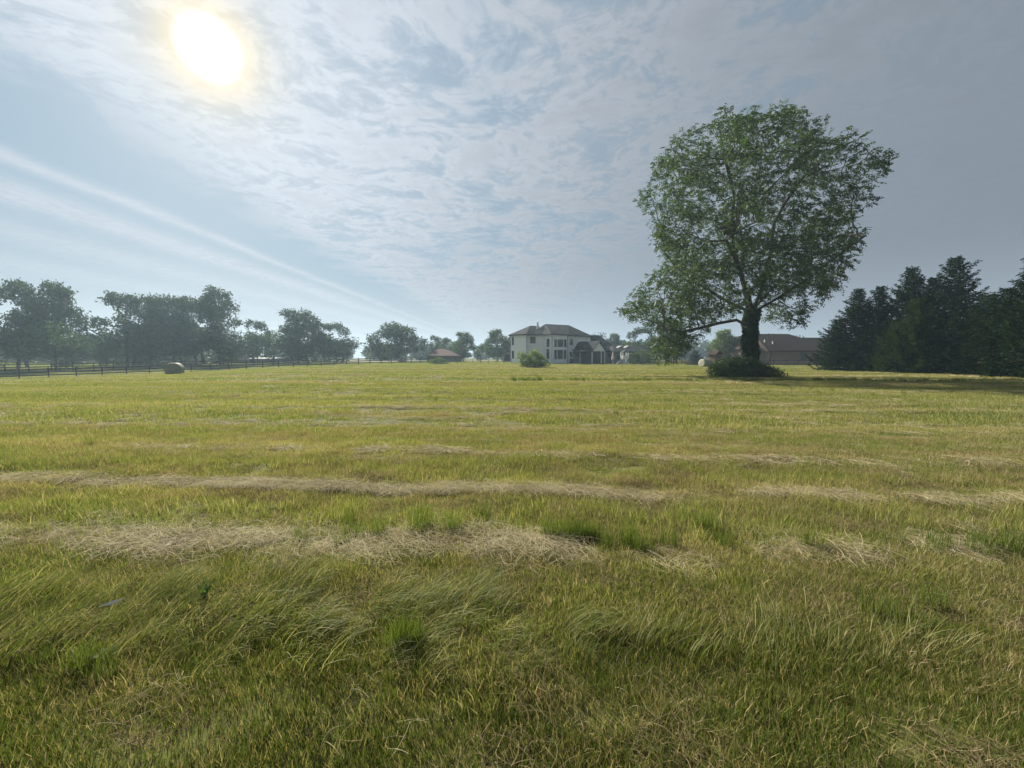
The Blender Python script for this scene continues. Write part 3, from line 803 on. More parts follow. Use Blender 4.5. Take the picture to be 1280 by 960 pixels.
SPR = [
 (2, 'short spruce at the far end of the row, nearest the brown brick house', 1044, 398, 47, 2.6, m_spruce, .3),
 (0, 'slender topped spruce, next to the short one at the far end of the row', 1068, 359, 46, 3.1, m_spruce, 1.1),
 (1, 'dark spruce with a blunt ragged top, shoulder to shoulder with the slender topped one', 1095, 357, 45, 3.3, m_spruce, 2.0),
 (0, 'tall spruce with a fine spire, second highest of the row', 1132, 332, 43, 3.5, m_spruce, 3.0),
 (1, 'spruce wedged between the second highest and the highest spire', 1158, 346, 43, 3.0, m_spruce, 0.6),
 (1, 'highest spruce of the row with upswept branches at its tip', 1186, 320, 40, 3.9, m_spruce, 4.0),
 (2, 'low dark spruce filling the dip past the highest spire', 1228, 366, 37, 3.4, m_spruce, 5.0),
 (0, 'dark spruce in shade with long drooping lower boughs near the frame edge', 1252, 358, 33, 3.2, m_spruce, 2.2),
 (1, 'spruce cut by the picture edge with long bare tipped boughs against the sky', 1294, 312, 30, 3.3, m_spruce, 1.5),
 (2, 'lighter green short spruce standing out in front of the row', 1117, 402, 40.5, 2.2, m_spruce2, 0.1),
 (2, 'lighter green fuller spruce in front of the second highest spire', 1143, 372, 39, 2.5, m_spruce2, 2.9),
 (0, 'dark spruce beyond the picture edge end of the row', 1352, 318, 28, 3.2, m_spruce, 0.4),
]
for a in SPR: place_spruce(*a)
# blue spruce in the garden behind the bale
_bs = [o for o in bpy.data.objects if o.get('category') == 'tree'][0]
place_spruce(2, 'small blue spruce in the garden behind the round bale under the walnut', 868, 438, 78, 2.0, m_bluespruce, 0.7, 'garden conifers')

# ------------------------------------------------------------------ rail fences
def rail_fence(label, A, step, n, heights=(0.35, 0.75, 1.15), post_h=1.32, nrail_off=-0.07, mat=None, pw=0.13, group='rail fences', name='rail_fence', rail_h=0.14, rw=0.035):
    mat = mat or m_fence
    t = thing(name, label, 'fence', (A[0], A[1], g(*A)), 0, group)
    o = np.array([A[0], A[1], g(*A)])
    pts = [np.array([A[0] + step[0] * i, A[1] + step[1] * i]) for i in range(n)]
    P3 = [np.array([p[0], p[1], g(p[0], p[1])]) - o for p in pts]
    an = math.atan2(step[1], step[0])
    nrm = np.array([math.sin(an), -math.cos(an), 0]) * (pw / 2 + rw / 2 - 0.004)
    mb = MB(); mb.box((0, 0, post_h / 2 - 0.15), (pw, pw, post_h + 0.3)); mb.box((0, 0, post_h + .01), (pw + .02, pw + .02, 0.03))
    me = None
    for q in P3:
        if me is None: ob = mb.build('post', mat, t, q); me = ob.data
        else: ob = link('post', me, t, q)
        ob.rotation_euler[2] = an
    for h in heights:
        mb = MB()
        for a, b in zip(P3[:-1], P3[1:]): mb.beam(a + [0, 0, h] + nrm, b + [0, 0, h] + nrm, rw, rail_h, 0.0)
        mb.build('rail', mat, t)
    return t
A = np.array([gx(23, 50), 50.0]); s1 = np.array([50 / FPX * 17.0, 50 * 0.0345])
rail_fence('dark three rail fence running along the mown field behind the round hay bale', A - s1 * 5, s1, 34)
B = np.array([gx(6, 63), 63.0]); s2 = np.array([63 / FPX * 15.2, 63 * 0.024])
rail_fence('second dark rail fence farther off beneath the tall trees, behind the first one', B - s2 * 4, s2, 20)
rail_fence('dark picket topped garden fence in front of the brown brick house', (gx(906, 76), 76.0), np.array([2.3, 0.0]), 13, heights=(0.25, 0.95), post_h=1.2, group='garden fences', name='garden_fence')
# pickets for that fence are thin bars between its posts
gf = [o for o in bpy.data.objects if o.name.startswith('garden_fence')][0]
mb = MB()
for i in range(12):
    for k in range(1, 14):
        x = i * 2.3 + k * 2.3 / 14; mb.box((x, -0.10, 0.6), (0.025, 0.025, 1.15))
mb.build('picket_bars', m_fence, gf)
rail_fence('low dark fence behind the grass under the walnut hanging branches', (gx(800, 88), 88.0), np.array([2.3, 0.0]), 9, heights=(0.3, 0.6, 0.9), post_h=1.1, group='garden fences', name='garden_fence')
rail_fence('thin weathered wire fence in the rough grass before the white house', (gx(562, 82), 82.0), np.array([1.6, 0.0]), 9, heights=(0.5, 0.95), post_h=1.25, mat=m_wirefence, pw=0.09, name='wire_fence', group='garden fences', rail_h=0.02, rw=0.015)

# ------------------------------------------------------------------ hay bales
def bale(label, x, y, rad_, width, yaw, flat=0.86):
    t = thing('hay_bale', label, 'hay bale', (x, y, g(x, y)), yaw, 'round hay bales')
    r = np.random.default_rng(int(abs(x * 13)))
    k = 48; rings = [(-.5, 0.0), (-.5, .35), (-.5, .7), (-.49, .93), (-.46, .985), (-.4, 1.0), (-.2, 1.01), (0, 1.005), (.2, 1.01), (.4, 1.0), (.46, .985), (.49, .93), (.5, .7), (.5, .35), (.5, 0.0)]
    an = np.arange(k) / k * 2 * np.pi; V = []
    wob = 0.02 * np.sin(an * 3 + 1) + 0.015 * np.sin(an * 7)
    for q, s in rings:
        y_ = np.cos(an) * rad_ * s * (1 + wob); z_ = np.sin(an) * rad_ * s * (1 + wob)
        z_ = z_ * flat; z_ = np.maximum(z_, -rad_ * 0.70)                 # slumped, flat underneath
        bulge = 0.03 * (1 - s ** 2) * np.sign(q)
        V.append(np.stack([np.full(k, q * width + bulge) + r.normal(size=k) * 0.006, y_, z_ + rad_ * 0.70 - 0.03], -1))
    V = np.concatenate(V); i0 = np.arange(k); j0 = (i0 + 1) % k
    F = np.concatenate([np.stack([i0 + a * k, j0 + a * k, j0 + (a + 1) * k, i0 + (a + 1) * k], -1) for a in range(len(rings) - 1)])
    link('hay', mesh_arrays('hay', V, F, m_bale, True), t)
    # loose stems sticking out
    n = 260; a = r.uniform(0, 2 * np.pi, n); q = r.uniform(-.5, .5, n)
    P = np.stack([q * width, np.cos(a) * rad_ * .98, np.maximum(np.sin(a) * rad_ * flat, -rad_ * .7) + rad_ * .70 - 0.03], -1)
    D = norm(np.stack([r.normal(size=n) * 1.2, np.cos(a), np.sin(a) * .8], -1))
    link('loose_stems', mesh_arrays('loose_stems', *rhombs(P, D, rand_dirs(r, n), r.uniform(.06, .14, n), np.full(n, .012)), m_straw), t)
    return t
bale('weathered round hay bale lying against the dark rail fence', gx(218, 46.5), 46.5, 0.84, 1.15, R(112), 0.98)
bale('round hay bale lying side on beyond the scrub at the walnut trunk', gx(882, 66), 66, 0.86, 1.6, R(12))
bale('pale round bale far off in front of the wide dome shaped tree', gx(503, 96), 96, 0.8, 1.7, R(30))

# ------------------------------------------------------------------ houses
def wall_pt(P0, P1, px_, py_):
    """point of the vertical plane through P0-P1 that shows at px, py."""
    d = ray(px_, py_); o = np.array([0, 0, CAMZ]); n = np.array([P1[1] - P0[1], -(P1[0] - P0[0]), 0.0])
    t = ((np.array([P0[0], P0[1], 0]) - o) @ n) / (d @ n); return o + d * t
def window(parent, O, P0, P1, pxa, pya, pxb, pyb, mull=(1, 1), frame=m_darktrim, name='window', pane_mat=m_glass, fw=0.09, out=0.05):
    a = wall_pt(P0, P1, pxa, pya); b = wall_pt(P0, P1, pxb, pyb)
    e = norm(np.array([P1[0] - P0[0], P1[1] - P0[1], 0.0])); nrm = np.array([e[1], -e[0], 0.0])
    if nrm @ (np.array([0, 0, 0]) - np.array([P0[0], P0[1], 0])) < 0: nrm = -nrm
    w = (b - a) @ e; h = a[2] - b[2]; c0 = np.array([a[0], a[1], b[2]]) - O
    if w < 0: c0 = c0 + e * w; w = -w
    mb = MB(); th_ = out + 0.04
    def bar(u0, u1, v0, v1, dep=0.0):
        p = [c0 + e * uu_ + np.array([0, 0, vv]) for uu_, vv in ((u0, v0), (u1, v0), (u1, v1), (u0, v1))]
        q = [x - nrm * 0.02 for x in p]; p2 = [x + nrm * (out + dep) for x in p]
        n = len(mb.v); mb.v += [tuple(x) for x in q] + [tuple(x) for x in p2]
        for f in ((0, 1, 2, 3), (4, 5, 6, 7), (0, 1, 5, 4), (1, 2, 6, 5), (2, 3, 7, 6), (3, 0, 4, 7)): mb.f.append([n + i for i in f])
    bar(0, w, 0, fw); bar(0, w, h - fw, h); bar(0, fw, fw, h - fw); bar(w - fw, w, fw, h - fw)
    for i in range(1, mull[0]): bar(w * i / mull[0] - fw / 3, w * i / mull[0] + fw / 3, fw, h - fw, -0.01)
    for i in range(1, mull[1]): bar(fw, w - fw, h * i / mull[1] - fw / 3, h * i / mull[1] + fw / 3, -0.015)
    f = mb.build(name, frame, parent)
    mp = MB(); q = [c0 + e * uu_ + np.array([0, 0, vv]) + nrm * 0.012 for uu_, vv in ((fw * .9, fw * .9), (w - fw * .9, fw * .9), (w - fw * .9, h - fw * .9), (fw * .9, h - fw * .9))]
    mp.poly(q); mp.build('pane', pane_mat, f, recalc=False)
    return f
def hip_roof(eave, ridge, z_e, z_r, th=0.22):
    """eave: convex outline; ridge: two points. Slabs from each eave edge up to the ridge, with a fascia and soffit."""
    mb = MB(); r0, r1 = (np.array(q, float) for q in ridge); dr = r1 - r0; L2 = dr @ dr
    def near(p):
        t = 0.0 if L2 < 1e-6 else np.clip((np.array(p) - r0) @ dr / L2, 0, 1)
        return 0 if t < 0.5 else 1
    k = len(eave); E_ = [np.array([p[0], p[1], z_e]) for p in eave]; Rg = [np.array([r0[0], r0[1], z_r]), np.array([r1[0], r1[1], z_r])]
    for i in range(k):
        a, b = E_[i], E_[(i + 1) % k]; na, nb = near(a[:2]), near(b[:2])
        if na == nb: mb.poly([a, b, Rg[na]])
        else: mb.poly([a, b, Rg[nb], Rg[na]])
        mb.poly([a - [0, 0, th], b - [0, 0, th], b, a])
    mb.poly([p - [0, 0, th] for p in E_])
    return mb
def offset_poly(poly, d):
    c_ = np.mean(poly, 0); out_ = []
    k = len(poly)
    for i in range(k):
        p0, p1, p2 = (np.array(poly[(i + j) % k], float) for j in (-1, 0, 1))
        e1 = norm(p1 - p0); e2 = norm(p2 - p1); n1 = np.array([e1[1], -e1[0]]); n2 = np.array([e2[1], -e2[0]])
        if n1 @ (p1 - c_) < 0: n1 = -n1
        if n2 @ (p1 - c_) < 0: n2 = -n2
        b = norm(n1 + n2); out_.append(p1 + b * d / max(0.5, b @ n1))
    return out_

# white two storey house. its corners, seen along the facade
def zpx(zx): return 630 + zx / 9.143
def zpy(zy): return 395 + zy / 9.143
def G2(px_, D): p = at(px_, 454, D); return np.array([p[0], p[1]])
hA = G2(zpx(78), 93.0); hB = G2(zpx(250), 89.6); hC = G2(zpx(262), 91.6); hD = G2(zpx(458), 91.4); hE = G2(zpx(545), 88.6); hF = G2(zpx(722), 91.6); hF2 = G2(zpx(732), 92.6); hG = G2(zpx(985), 99.0)
back = np.array([-0.46, 0.89]) * 13.0
gO = np.array([hE[0], hE[1], 0.12])
house = thing('white_house', 'white painted two storey house with charcoal hip roofs, tall window bay and gabled screened porch', 'house', gO)
foot = [hA, hB, hC, hD, hE, hF, hF2, hG, hG + np.array([2.5, 12.0]), hA + np.array([1.5, 13.0])]
ZE = 6.35
mb = MB(); mb.prism([p - gO[:2] for p in foot], -0.6, ZE, True, False); mb.build('wall', m_white, house)
# roofs
main_eave = offset_poly([hC + [1.0, 0], hD, hE, hF, hG, hG + np.array([2.5, 12.0]), hC + np.array([2.0, 14.0])], 0.55)
rl, rr_ = G2(zpx(470), 97.5), G2(zpx(735), 101.0)
mb = hip_roof([p - gO[:2] for p in main_eave], (rl - gO[:2], rr_ - gO[:2]), ZE + 0.22, 9.45)
roof = mb.build('roof', m_slateroof, house)
left_eave = offset_poly([hA, hB, hC + [2.6, 0.4], hC + np.array([3.0, 12.0]), hA + np.array([1.5, 13.0])], 0.55)
mb = hip_roof([p - gO[:2] for p in left_eave], (G2(zpx(300), 97.0) - gO[:2], G2(zpx(400), 98.0) - gO[:2]), ZE + 0.215, 9.0)
mb.build('roof', m_slateroof, house)
mb = MB(); c0 = wall_pt((-50, 95.5), (50, 95.5), zpx(384), zpy(150)) - gO; mb.box((c0[0], c0[1], 8.3 + .2), (0.42, 0.42, 2.0)); mb.box((c0[0], c0[1], 9.55), (0.55, 0.55, 0.12))
mb.build('flue', m_whitetrim, roof)
mb = MB(); c0 = wall_pt((-50, 96.0), (50, 96.0), zpx(672), zpy(160)) - gO; mb.box((c0[0], c0[1], c0[2] + gO[2]), (0.16, 0.16, 0.9)); mb.build('vent_pipe', m_pipe, roof)
# lower roof trailing off behind the wall end
le = offset_poly([hG + [-1.0, 0.6], hG + np.array([5.5, 3.5]), hG + np.array([6.5, 11.5]), hG + np.array([-1, 12.0])], 0.5)
mb = MB(); wl = [hG + np.array([0.02, 1.0]), hG + np.array([5.5, 3.5]), hG + np.array([6.5, 11.5]), hG + np.array([2.4, 11.5])]
mb.prism([p - gO[:2] for p in wl], -.5, 4.4, True, False); mb.build('wing_wall', m_white, house)
mb = hip_roof([p - gO[:2] for p in le], (hG + np.array([1, 6.0]) - gO[:2], hG + np.array([3.5, 7.0]) - gO[:2]), 4.65, 7.2); mb.build('roof', m_slateroof, house)
# windows
def hw(P0, P1, x0, y0, x1, y1, mull=(1, 1), **k): return window(house, gO, P0, P1, zpx(x0), zpy(y0), zpx(x1), zpy(y1), mull, **k)
hw(hA, hB, 92, 240, 112, 335); hw(hA, hB, 92, 398, 114, 486)
hw(hC, hD, 300, 238, 360, 312, (2, 1))
hw(hD, hE, 490, 264, 520, 352); hw(hD, hE, 488, 380, 518, 490)
hw(hE, hF, 576, 266, 604, 355); hw(hE, hF, 614, 266, 676, 355); hw(hE, hF, 686, 268, 711, 356)
hw(hE, hF, 575, 386, 602, 492); hw(hE, hF, 612, 386, 670, 492); hw(hE, hF, 682, 388, 709, 492)
hw(hF2, hG, 751, 260, 786, 333); hw(hF2, hG, 750, 410, 774, 460); hw(hF2, hG, 822, 413, 846, 462)
f = hw(hF2, hG, 750, 492, 806, 535, name='cellar_hatch', pane_mat=m_screen)
mb = MB()
for p in (hE, hF):
    q = p - gO[:2] + (np.array([0.02, -0.06])); mb.box((q[0], q[1], ZE / 2 - .05), (0.10, 0.10, ZE - 0.1))
mb.build('downpipe', m_darktrim, house)
c0 = wall_pt(hF2, hG, zpx(790), zpy(388)) - gO; mb = MB(); mb.box((c0[0], c0[1] - .1, c0[2]), (0.22, 0.2, 0.3)); mb.build('wall_lamp', m_darktrim, house)
# screened porch: a gable room facing the field
pf = 88.5
pA = G2(zpx(872), 91.5); pB = G2(zpx(1006), 88.3); pC = G2(zpx(1148), 90.0)
dv = pB - pA
pD = pC + (-norm(pC - pB)[[1, 0]] * np.array([1, -1])) * 0
e1 = norm(pC - pB); n1 = np.array([-e1[1], e1[0]]); n1 = n1 if n1[1] > 0 else -n1
pBb, pCb = pB + n1 * 8.0, pC + n1 * 8.0
pA = pB + np.array([-3.4, 4.2]) * 0 + (pA - pB)
zt = 2.75
mb = MB()
def post(p, s=0.22): mb.box((p[0] - gO[0], p[1] - gO[1], zt / 2), (s, s, zt), math.atan2(e1[1], e1[0]))
for p in (pA, pB, pC, (pB + pC) / 2 + (pC - pB) * 0.22, pCb): post(p, 0.20)
for a, b in ((pA, pB), (pB, pC), (pC, pCb)):
    mb.beam((*(a - gO[:2]), zt + 0.12), (*(b - gO[:2]), zt + 0.12), 0.24, 0.26, 0.10)
porch = mb.build('porch', m_whitetrim, house)
mb = MB()
for a, b in ((pA, pB), (pB, pC), (pC, pCb)):
    a3, b3 = np.array([*(a - gO[:2]), 0.]), np.array([*(b - gO[:2]), 0.]); inn = np.array([n1[0], n1[1], 0]) * 0.05
    mb.poly([a3 + inn + [0, 0, -.3], b3 + inn + [0, 0, -.3], b3 + inn + [0, 0, zt], a3 + inn + [0, 0, zt]])
mb.build('insect_screen', m_screen, porch, recalc=False)
# gable front and roof
mid_ = (pB + pC) / 2; w2 = np.linalg.norm(pC - pB) / 2; rise = 1.95
gb = zt + 0.25
def L3(p, z): return np.array([p[0] - gO[0], p[1] - gO[1], z])
mb = MB(); fr = [L3(pB, gb), L3(pC, gb), L3(mid_, gb + rise)]; bk = [q + np.array([n1[0], n1[1], 0]) * 0.15 for q in fr]
mb.poly(fr); mb.poly(bk[::-1])
for i in range(3): mb.poly([fr[i], fr[(i + 1) % 3], bk[(i + 1) % 3], bk[i]])
mb.build('gable', m_white, porch)
mb = MB(); N3 = np.array([n1[0], n1[1], 0]); E3 = np.array([e1[0], e1[1], 0]); ov = 0.45; sl = rise / w2
apex = L3(mid_, gb + rise + 0.12) - N3 * 0.5; apexb = apex + N3 * 9.0
for sg, p in ((-1, pB), (1, pC)):
    ext = 2.6 if sg < 0 else ov
    low_ = L3(mid_, gb + rise + 0.12 - sl * (w2 + (ov if sg > 0 else ov))) + E3 * sg * (w2 + ov) - N3 * 0.5
    lowb = low_ + N3 * 9.0; t_ = np.array([0, 0, 0.16])
    mb.poly([apex, low_, lowb, apexb]); mb.poly([apex - t_, low_ - t_, lowb - t_, apexb - t_]); mb.poly([apex, apex - t_, low_ - t_, low_]); mb.poly([low_, low_ - t_, lowb - t_, lowb])
# side skirt roof over the slanted side screen
a3 = L3(pA, zt + .28); b3 = L3(pB, zt + .28) - N3 * .4; hi = L3(mid_, gb + rise - 0.02) + N3 * 4.0
o3 = norm(np.array([a3[0] - b3[0], a3[1] - b3[1], 0])); 
mb.poly([b3 - E3 * .35, a3 - E3 * .55 , hi]); mb.poly([a3 - E3 * .55, hi + N3 * 4, hi])
mb.build('roof', m_slateroof, porch)

# generic hip or gable building
def simple_house(label, px0, px1, D, py_e, py_r, depth, wallm, roofm, ridge=(0.2, 0.8), name='house', cat='house', yaw_d=0.0, over=0.5, group=None):
    a, b = G2(px0, D), G2(px1, D + yaw_d); e = norm(b - a); nb = np.array([-e[1], e[0]]); O = np.array([*((a + b) / 2), 0.0]); O[2] = g(O[0], O[1])
    t = thing(name, label, cat, O, 0, group)
    fp = [a, b, b + nb * depth, a + nb * depth]
    ze = at(px0, py_e, D)[2] - O[2]; zr = at((px0 + px1) / 2, py_r, D + depth / 2)[2] - O[2]
    mb = MB(); mb.prism([p - O[:2] for p in fp], -0.5, ze, True, False); w = mb.build('wall', wallm, t)
    m0, m1 = a + nb * depth / 2, b + nb * depth / 2
    mb = hip_roof([p - O[:2] for p in offset_poly(fp, over)], (m0 + (m1 - m0) * ridge[0] - O[:2], m0 + (m1 - m0) * ridge[1] - O[:2]), ze + 0.18, zr, 0.18)
    rf = mb.build('roof', roofm, t)
    return t, O, a, b, rf
# brown brick ranch house
bx = lambda zx: 940 + zx / 12.8
by = lambda zy: 400 + zy / 12.8
t, O, a, b, rf = simple_house('brown brick single storey house with a broad brown hip roof behind the trunk', bx(255), 1052, 80, by(505), by(222), 13, m_brick, m_brownroof, (0.06, 0.56))
window(t, O, a, b, bx(785), by(520), bx(868), by(655), (2, 2))
window(t, O, a, b, bx(1010), by(540), bx(1070), by(640), (2, 2))
mb = MB(); mb.box((a[0] - O[0] + .5, a[1] - O[1] - .07, 1.35), (0.1, 0.1, 2.7)); mb.build('downpipe', m_darktrim, t)
for zx, zy, h in ((205, 330, .5), (288, 425, .7), (333, 380, 1.0)):
    c0 = at(bx(zx), by(zy), 82.2) - O; mb = MB(); mb.box((c0[0], c0[1], c0[2] - .1), (0.22, 0.22, h)); mb.box((c0[0], c0[1], c0[2] + h / 2 - .08), (0.3, 0.3, .08)); mb.build('vent_pipe', m_pipe, rf)
# wings of that house
def wing(parent, O, px0, px1, D, py_e, py_r, depth, ridge, wallm=m_brick, roofm=m_brownroof):
    a, b = G2(px0, D), G2(px1, D); nb = np.array([0, 1.0]); fp = [a, b, b + nb * depth, a + nb * depth]
    ze = at(px0, py_e, D)[2] - O[2]; zr = at(px0, py_r, D + depth / 2)[2] - O[2]
    mb = MB(); mb.prism([p - O[:2] for p in fp], -0.5, ze, True, False); mb.build('wing_wall', wallm, parent)
    m0, m1 = a + nb * depth / 2, b + nb * depth / 2
    hip_roof([p - O[:2] for p in offset_poly(fp, 0.5)], (m0 + (m1 - m0) * ridge[0] - O[:2], m0 + (m1 - m0) * ridge[1] - O[:2]), ze + .18, zr, 0.18).build('roof', roofm, parent)
wing(t, O, 925, 957, 83, 437, 420, 11, (0.5, 0.95))
wing(t, O, 1016, 1062, 86, 439, 422, 9, (0.1, 0.7))
# slate roofed bungalow beyond the porch
qx = lambda z: 750 + z / 16.0
qy = lambda z: 415 + z / 16.0
t, O, a, b, rf = simple_house('grey bungalow with a wide slate coloured roof beyond the gabled porch', qx(285), 812, 94, qy(405), qy(275), 10, m_siding, m_slateroof, (0.1, 0.75))
window(t, O, a, b, 770.5, 444, 774.5, 449.5, (2, 1)); window(t, O, a, b, 790, 444, 796, 450, (2, 1))
for x0 in (772, 781):
    c0 = at(x0, 433.6, 97.5) - O; mb = MB(); mb.beam((c0[0] - .5, c0[1] - .6, c0[2] - .35), (c0[0] + .7, c0[1] + .3, c0[2] + .25), 0.9, 0.12); mb.build('skylight', m_pipe, rf)
t, O, a, b, rf = simple_house('small grey outbuilding with slate roof tucked right beside the gabled porch', 755.5, 767, 98, qy(380), qy(268), 8, m_siding, m_slateroof, (0.1, 0.6))
window(t, O, a, b, 760, 441, 763, 446, (1, 1))
# low reddish roofed house
t, O, a, b, rf = simple_house('low dark walled house with a reddish brown hip roof between far trees', 534, 571, 104, 445.5, 436.0, 11, m_brownwood, m_redroof, (0.28, 0.45))
window(t, O, a, b, 541, 447.5, 545, 450.5, (2, 1)); window(t, O, a, b, 560, 447.5, 564, 450.5, (2, 1))
# grey barn-like house just behind the white one
t, O, a, b, rf = simple_house('dim grey two storey house peeping out behind the white house', 628, 646, 112, 432, 419, 12, m_siding, m_slateroof, (0.6, 0.95))
window(t, O, a, b, 633, 432.5, 635.5, 437, (1, 1)); window(t, O, a, b, 630.5, 443, 638, 451, (2, 1), name='garage_door', pane_mat=m_screen)
# long pale barn behind the thin trees
t, O, a, b, rf = simple_house('long low pale barn half hidden under the trees beyond the rail fence', 304, 343, 112, 449.0, 446.2, 9, m_siding, m_siding, (0.02, 0.98))
window(t, O, a, b, 312, 449.2, 318, 452.5, (2, 1), name='barn_door', pane_mat=m_screen)

# playhouse
def playhouse():
    x, y = gx(893, 70), 70.0
    t = thing('playhouse', 'little brown wooden playhouse with a pitched roof behind the round bale', 'playhouse', (x, y, g(x, y)), R(25))
    mb = MB(); mb.box((0, 0, 1.35), (1.6, 1.5, 1.5)); mb.build('wall', m_brownwood, t)
    mb = MB()
    for sx_ in (-.72, .72):
        for sy_ in (-.68, .68): mb.box((sx_, sy_, 0.2), (.1, .1, .8))
    mb.build('stilts', m_brownwood, t)
    mb = MB()
    for s in (-1, 1):
        mb.poly([(0, -.95, 2.75), (0, .95, 2.75), (s * 1.0, .95, 2.05), (s * 1.0, -.95, 2.05)]); mb.poly([(0, -.95, 2.69), (0, .95, 2.69), (s * 1.0, .95, 1.99), (s * 1.0, -.95, 1.99)])
        mb.poly([(0, -.95, 2.75), (0, -.95, 2.69), (s * 1.0, -.95, 1.99), (s * 1.0, -.95, 2.05)])
    mb.poly([(-.8, -.75, 2.1), (.8, -.75, 2.1), (0, -.75, 2.68)])
    mb.build('roof', m_brownroof, t)
    mb = MB(); mb.box((0.2, -.765, 1.45), (.5, .03, .6)); mb.build('window', m_darktrim, t)
playhouse()
# white garden slide tower
def tower():
    x, y = gx(780.5, 84), 84.0
    t = thing('play_tower', 'white garden play tower with a slide standing before the slate roofed bungalow', 'play tower', (x, y, g(x, y)), R(10))
    for sx_ in (-.6, .6):
        for sy_ in (-.5, .5):
            mb = MB(); mb.box((sx_, sy_, 1.25), (.12, .12, 2.6)); mb.build('post', m_whitetrim, t)
    mb = MB(); mb.box((0, 0, 1.1), (1.3, 1.1, .08)); mb.box((0, 0, .55), (1.3, .9, .08)); mb.build('deck', m_whitetrim, t)
    mb = MB(); mb.box((0, -.53, 1.5), (1.3, .05, .7)); mb.box((0, .53, 1.5), (1.3, .05, .7)); mb.box((0, -.53, .35), (.9, .05, .7)); mb.build('side_panel', m_whitetrim, t)
    mb = MB()
    for s in (-1, 1): mb.poly([(0, -.6, 2.95), (0, .6, 2.95), (s * .8, .6, 2.5), (s * .8, -.6, 2.5)])
    mb.build('roof', m_darktrim, t, recalc=False)
    mb = MB(); mb.beam((-.65, -.2, 1.12), (-2.0, -.5, .15), .4, .06); mb.build('slide', m_siding, t)
    mb = MB(); mb.beam((.65, 0, 2.3), (2.6, 0, 2.3), .1, .1); mb.beam((2.6, 0, 2.3), (2.9, -.6, 0), .09, .09); mb.beam((2.6, 0, 2.3), (2.9, .6, 0), .09, .09); mb.build('swing_frame', m_whitetrim, t)
    for q in (1.2, 2.0):
        mb = MB(); mb.box((q, 0, 1.4), (.02, .02, 1.8)); mb.box((q, 0, .5), (.45, .2, .05)); mb.build('swing', m_teal, t)
tower()
x, y = gx(766, 82), 82.0
t = thing('garden_umbrella', 'folded cream garden umbrella beside the gabled porch', 'umbrella', (x, y, g(x, y)))
k = 10; an = np.arange(k) / k * 2 * np.pi; prof = [(0.02, 2.75), (.10, 2.5), (.16, 2.0), (.30, 1.3), (.34, 1.05)]
V = np.concatenate([np.stack([np.cos(an) * q * (1 + .25 * np.sin(an * 5)), np.sin(an) * q * (1 + .25 * np.sin(an * 5)), np.full(k, z)], -1) for q, z in prof])
i0 = np.arange(k); j0 = (i0 + 1) % k
F = np.concatenate([np.stack([i0 + a * k, j0 + a * k, j0 + (a + 1) * k, i0 + (a + 1) * k], -1) for a in range(len(prof) - 1)])
link('canopy', mesh_arrays('canopy', V, F, plain('cream_canvas', (.6, .55, .42), .9), True), t)
mb = MB(); mb.box((0, 0, 1.3), (.05, .05, 2.7)); mb.build('pole', m_whitetrim, t)
mb = MB(); mb.prism([(math.cos(q) * .3, math.sin(q) * .3) for q in np.arange(10) / 10 * 6.283], 0, .1); mb.build('base', m_darktrim, t)

# ------------------------------------------------------------------ grass
def blades(r, n, rad_, hmin, hmax, w, lean=0.5, segs=2, lean_dir=None, lodge=0.0, root=None):
    """curved tapering blades; returns V, F (quads; tip is a narrow end)."""
    a = r.uniform(0, 2 * np.pi, n); rr = rad_ * np.sqrt(r.uniform(0, 1, n))
    B = np.stack([rr * np.cos(a), rr * np.sin(a), np.zeros(n) - 0.01], -1)
    h = r.uniform(hmin, hmax, n); ld = r.uniform(0, 2 * np.pi, n)
    if lean_dir is not None: ld = lean_dir + r.normal(size=n) * 0.35
    O = np.stack([np.cos(ld), np.sin(ld), np.zeros(n)], -1); le = lean * r.uniform(.3, 1.2, n)
    fa = r.uniform(0, 2 * np.pi, n); S = np.stack([np.cos(fa), np.sin(fa), np.zeros(n)], -1)
    ww = w * r.uniform(.7, 1.3, n)
    rows = []
    for q in range(segs + 1):
        t = q / segs
        th_ = le * t ** 0.8 + lodge * min(1, t * 1.6)
        ang = np.clip(le * t + lodge * t ** 0.6, 0, 1.62)
        rows.append(ang)
    P = B.copy(); Vs = []
    for q in range(segs + 1):
        t = q / segs; wq = ww * (1 - t ** 1.5 * 0.88)
        Vs += [P - S * (wq / 2)[:, None], P + S * (wq / 2)[:, None]]
        if q < segs:
            ang = (rows[q] + rows[q + 1]) / 2; st_ = h / segs
            P = P + O * (np.sin(ang) * st_)[:, None] + np.array([0, 0, 1.]) * (np.cos(ang) * st_)[:, None]
            P[:, 2] = np.maximum(P[:, 2], 0.012)
    k = 2 * (segs + 1); V = np.stack(Vs, 1).reshape(-1, 3)
    F = np.concatenate([np.stack([np.arange(n) * k + 2 * q, np.arange(n) * k + 2 * q + 1, np.arange(n) * k + 2 * q + 3, np.arange(n) * k + 2 * q + 2], -1) for q in range(segs)])
    return V, F
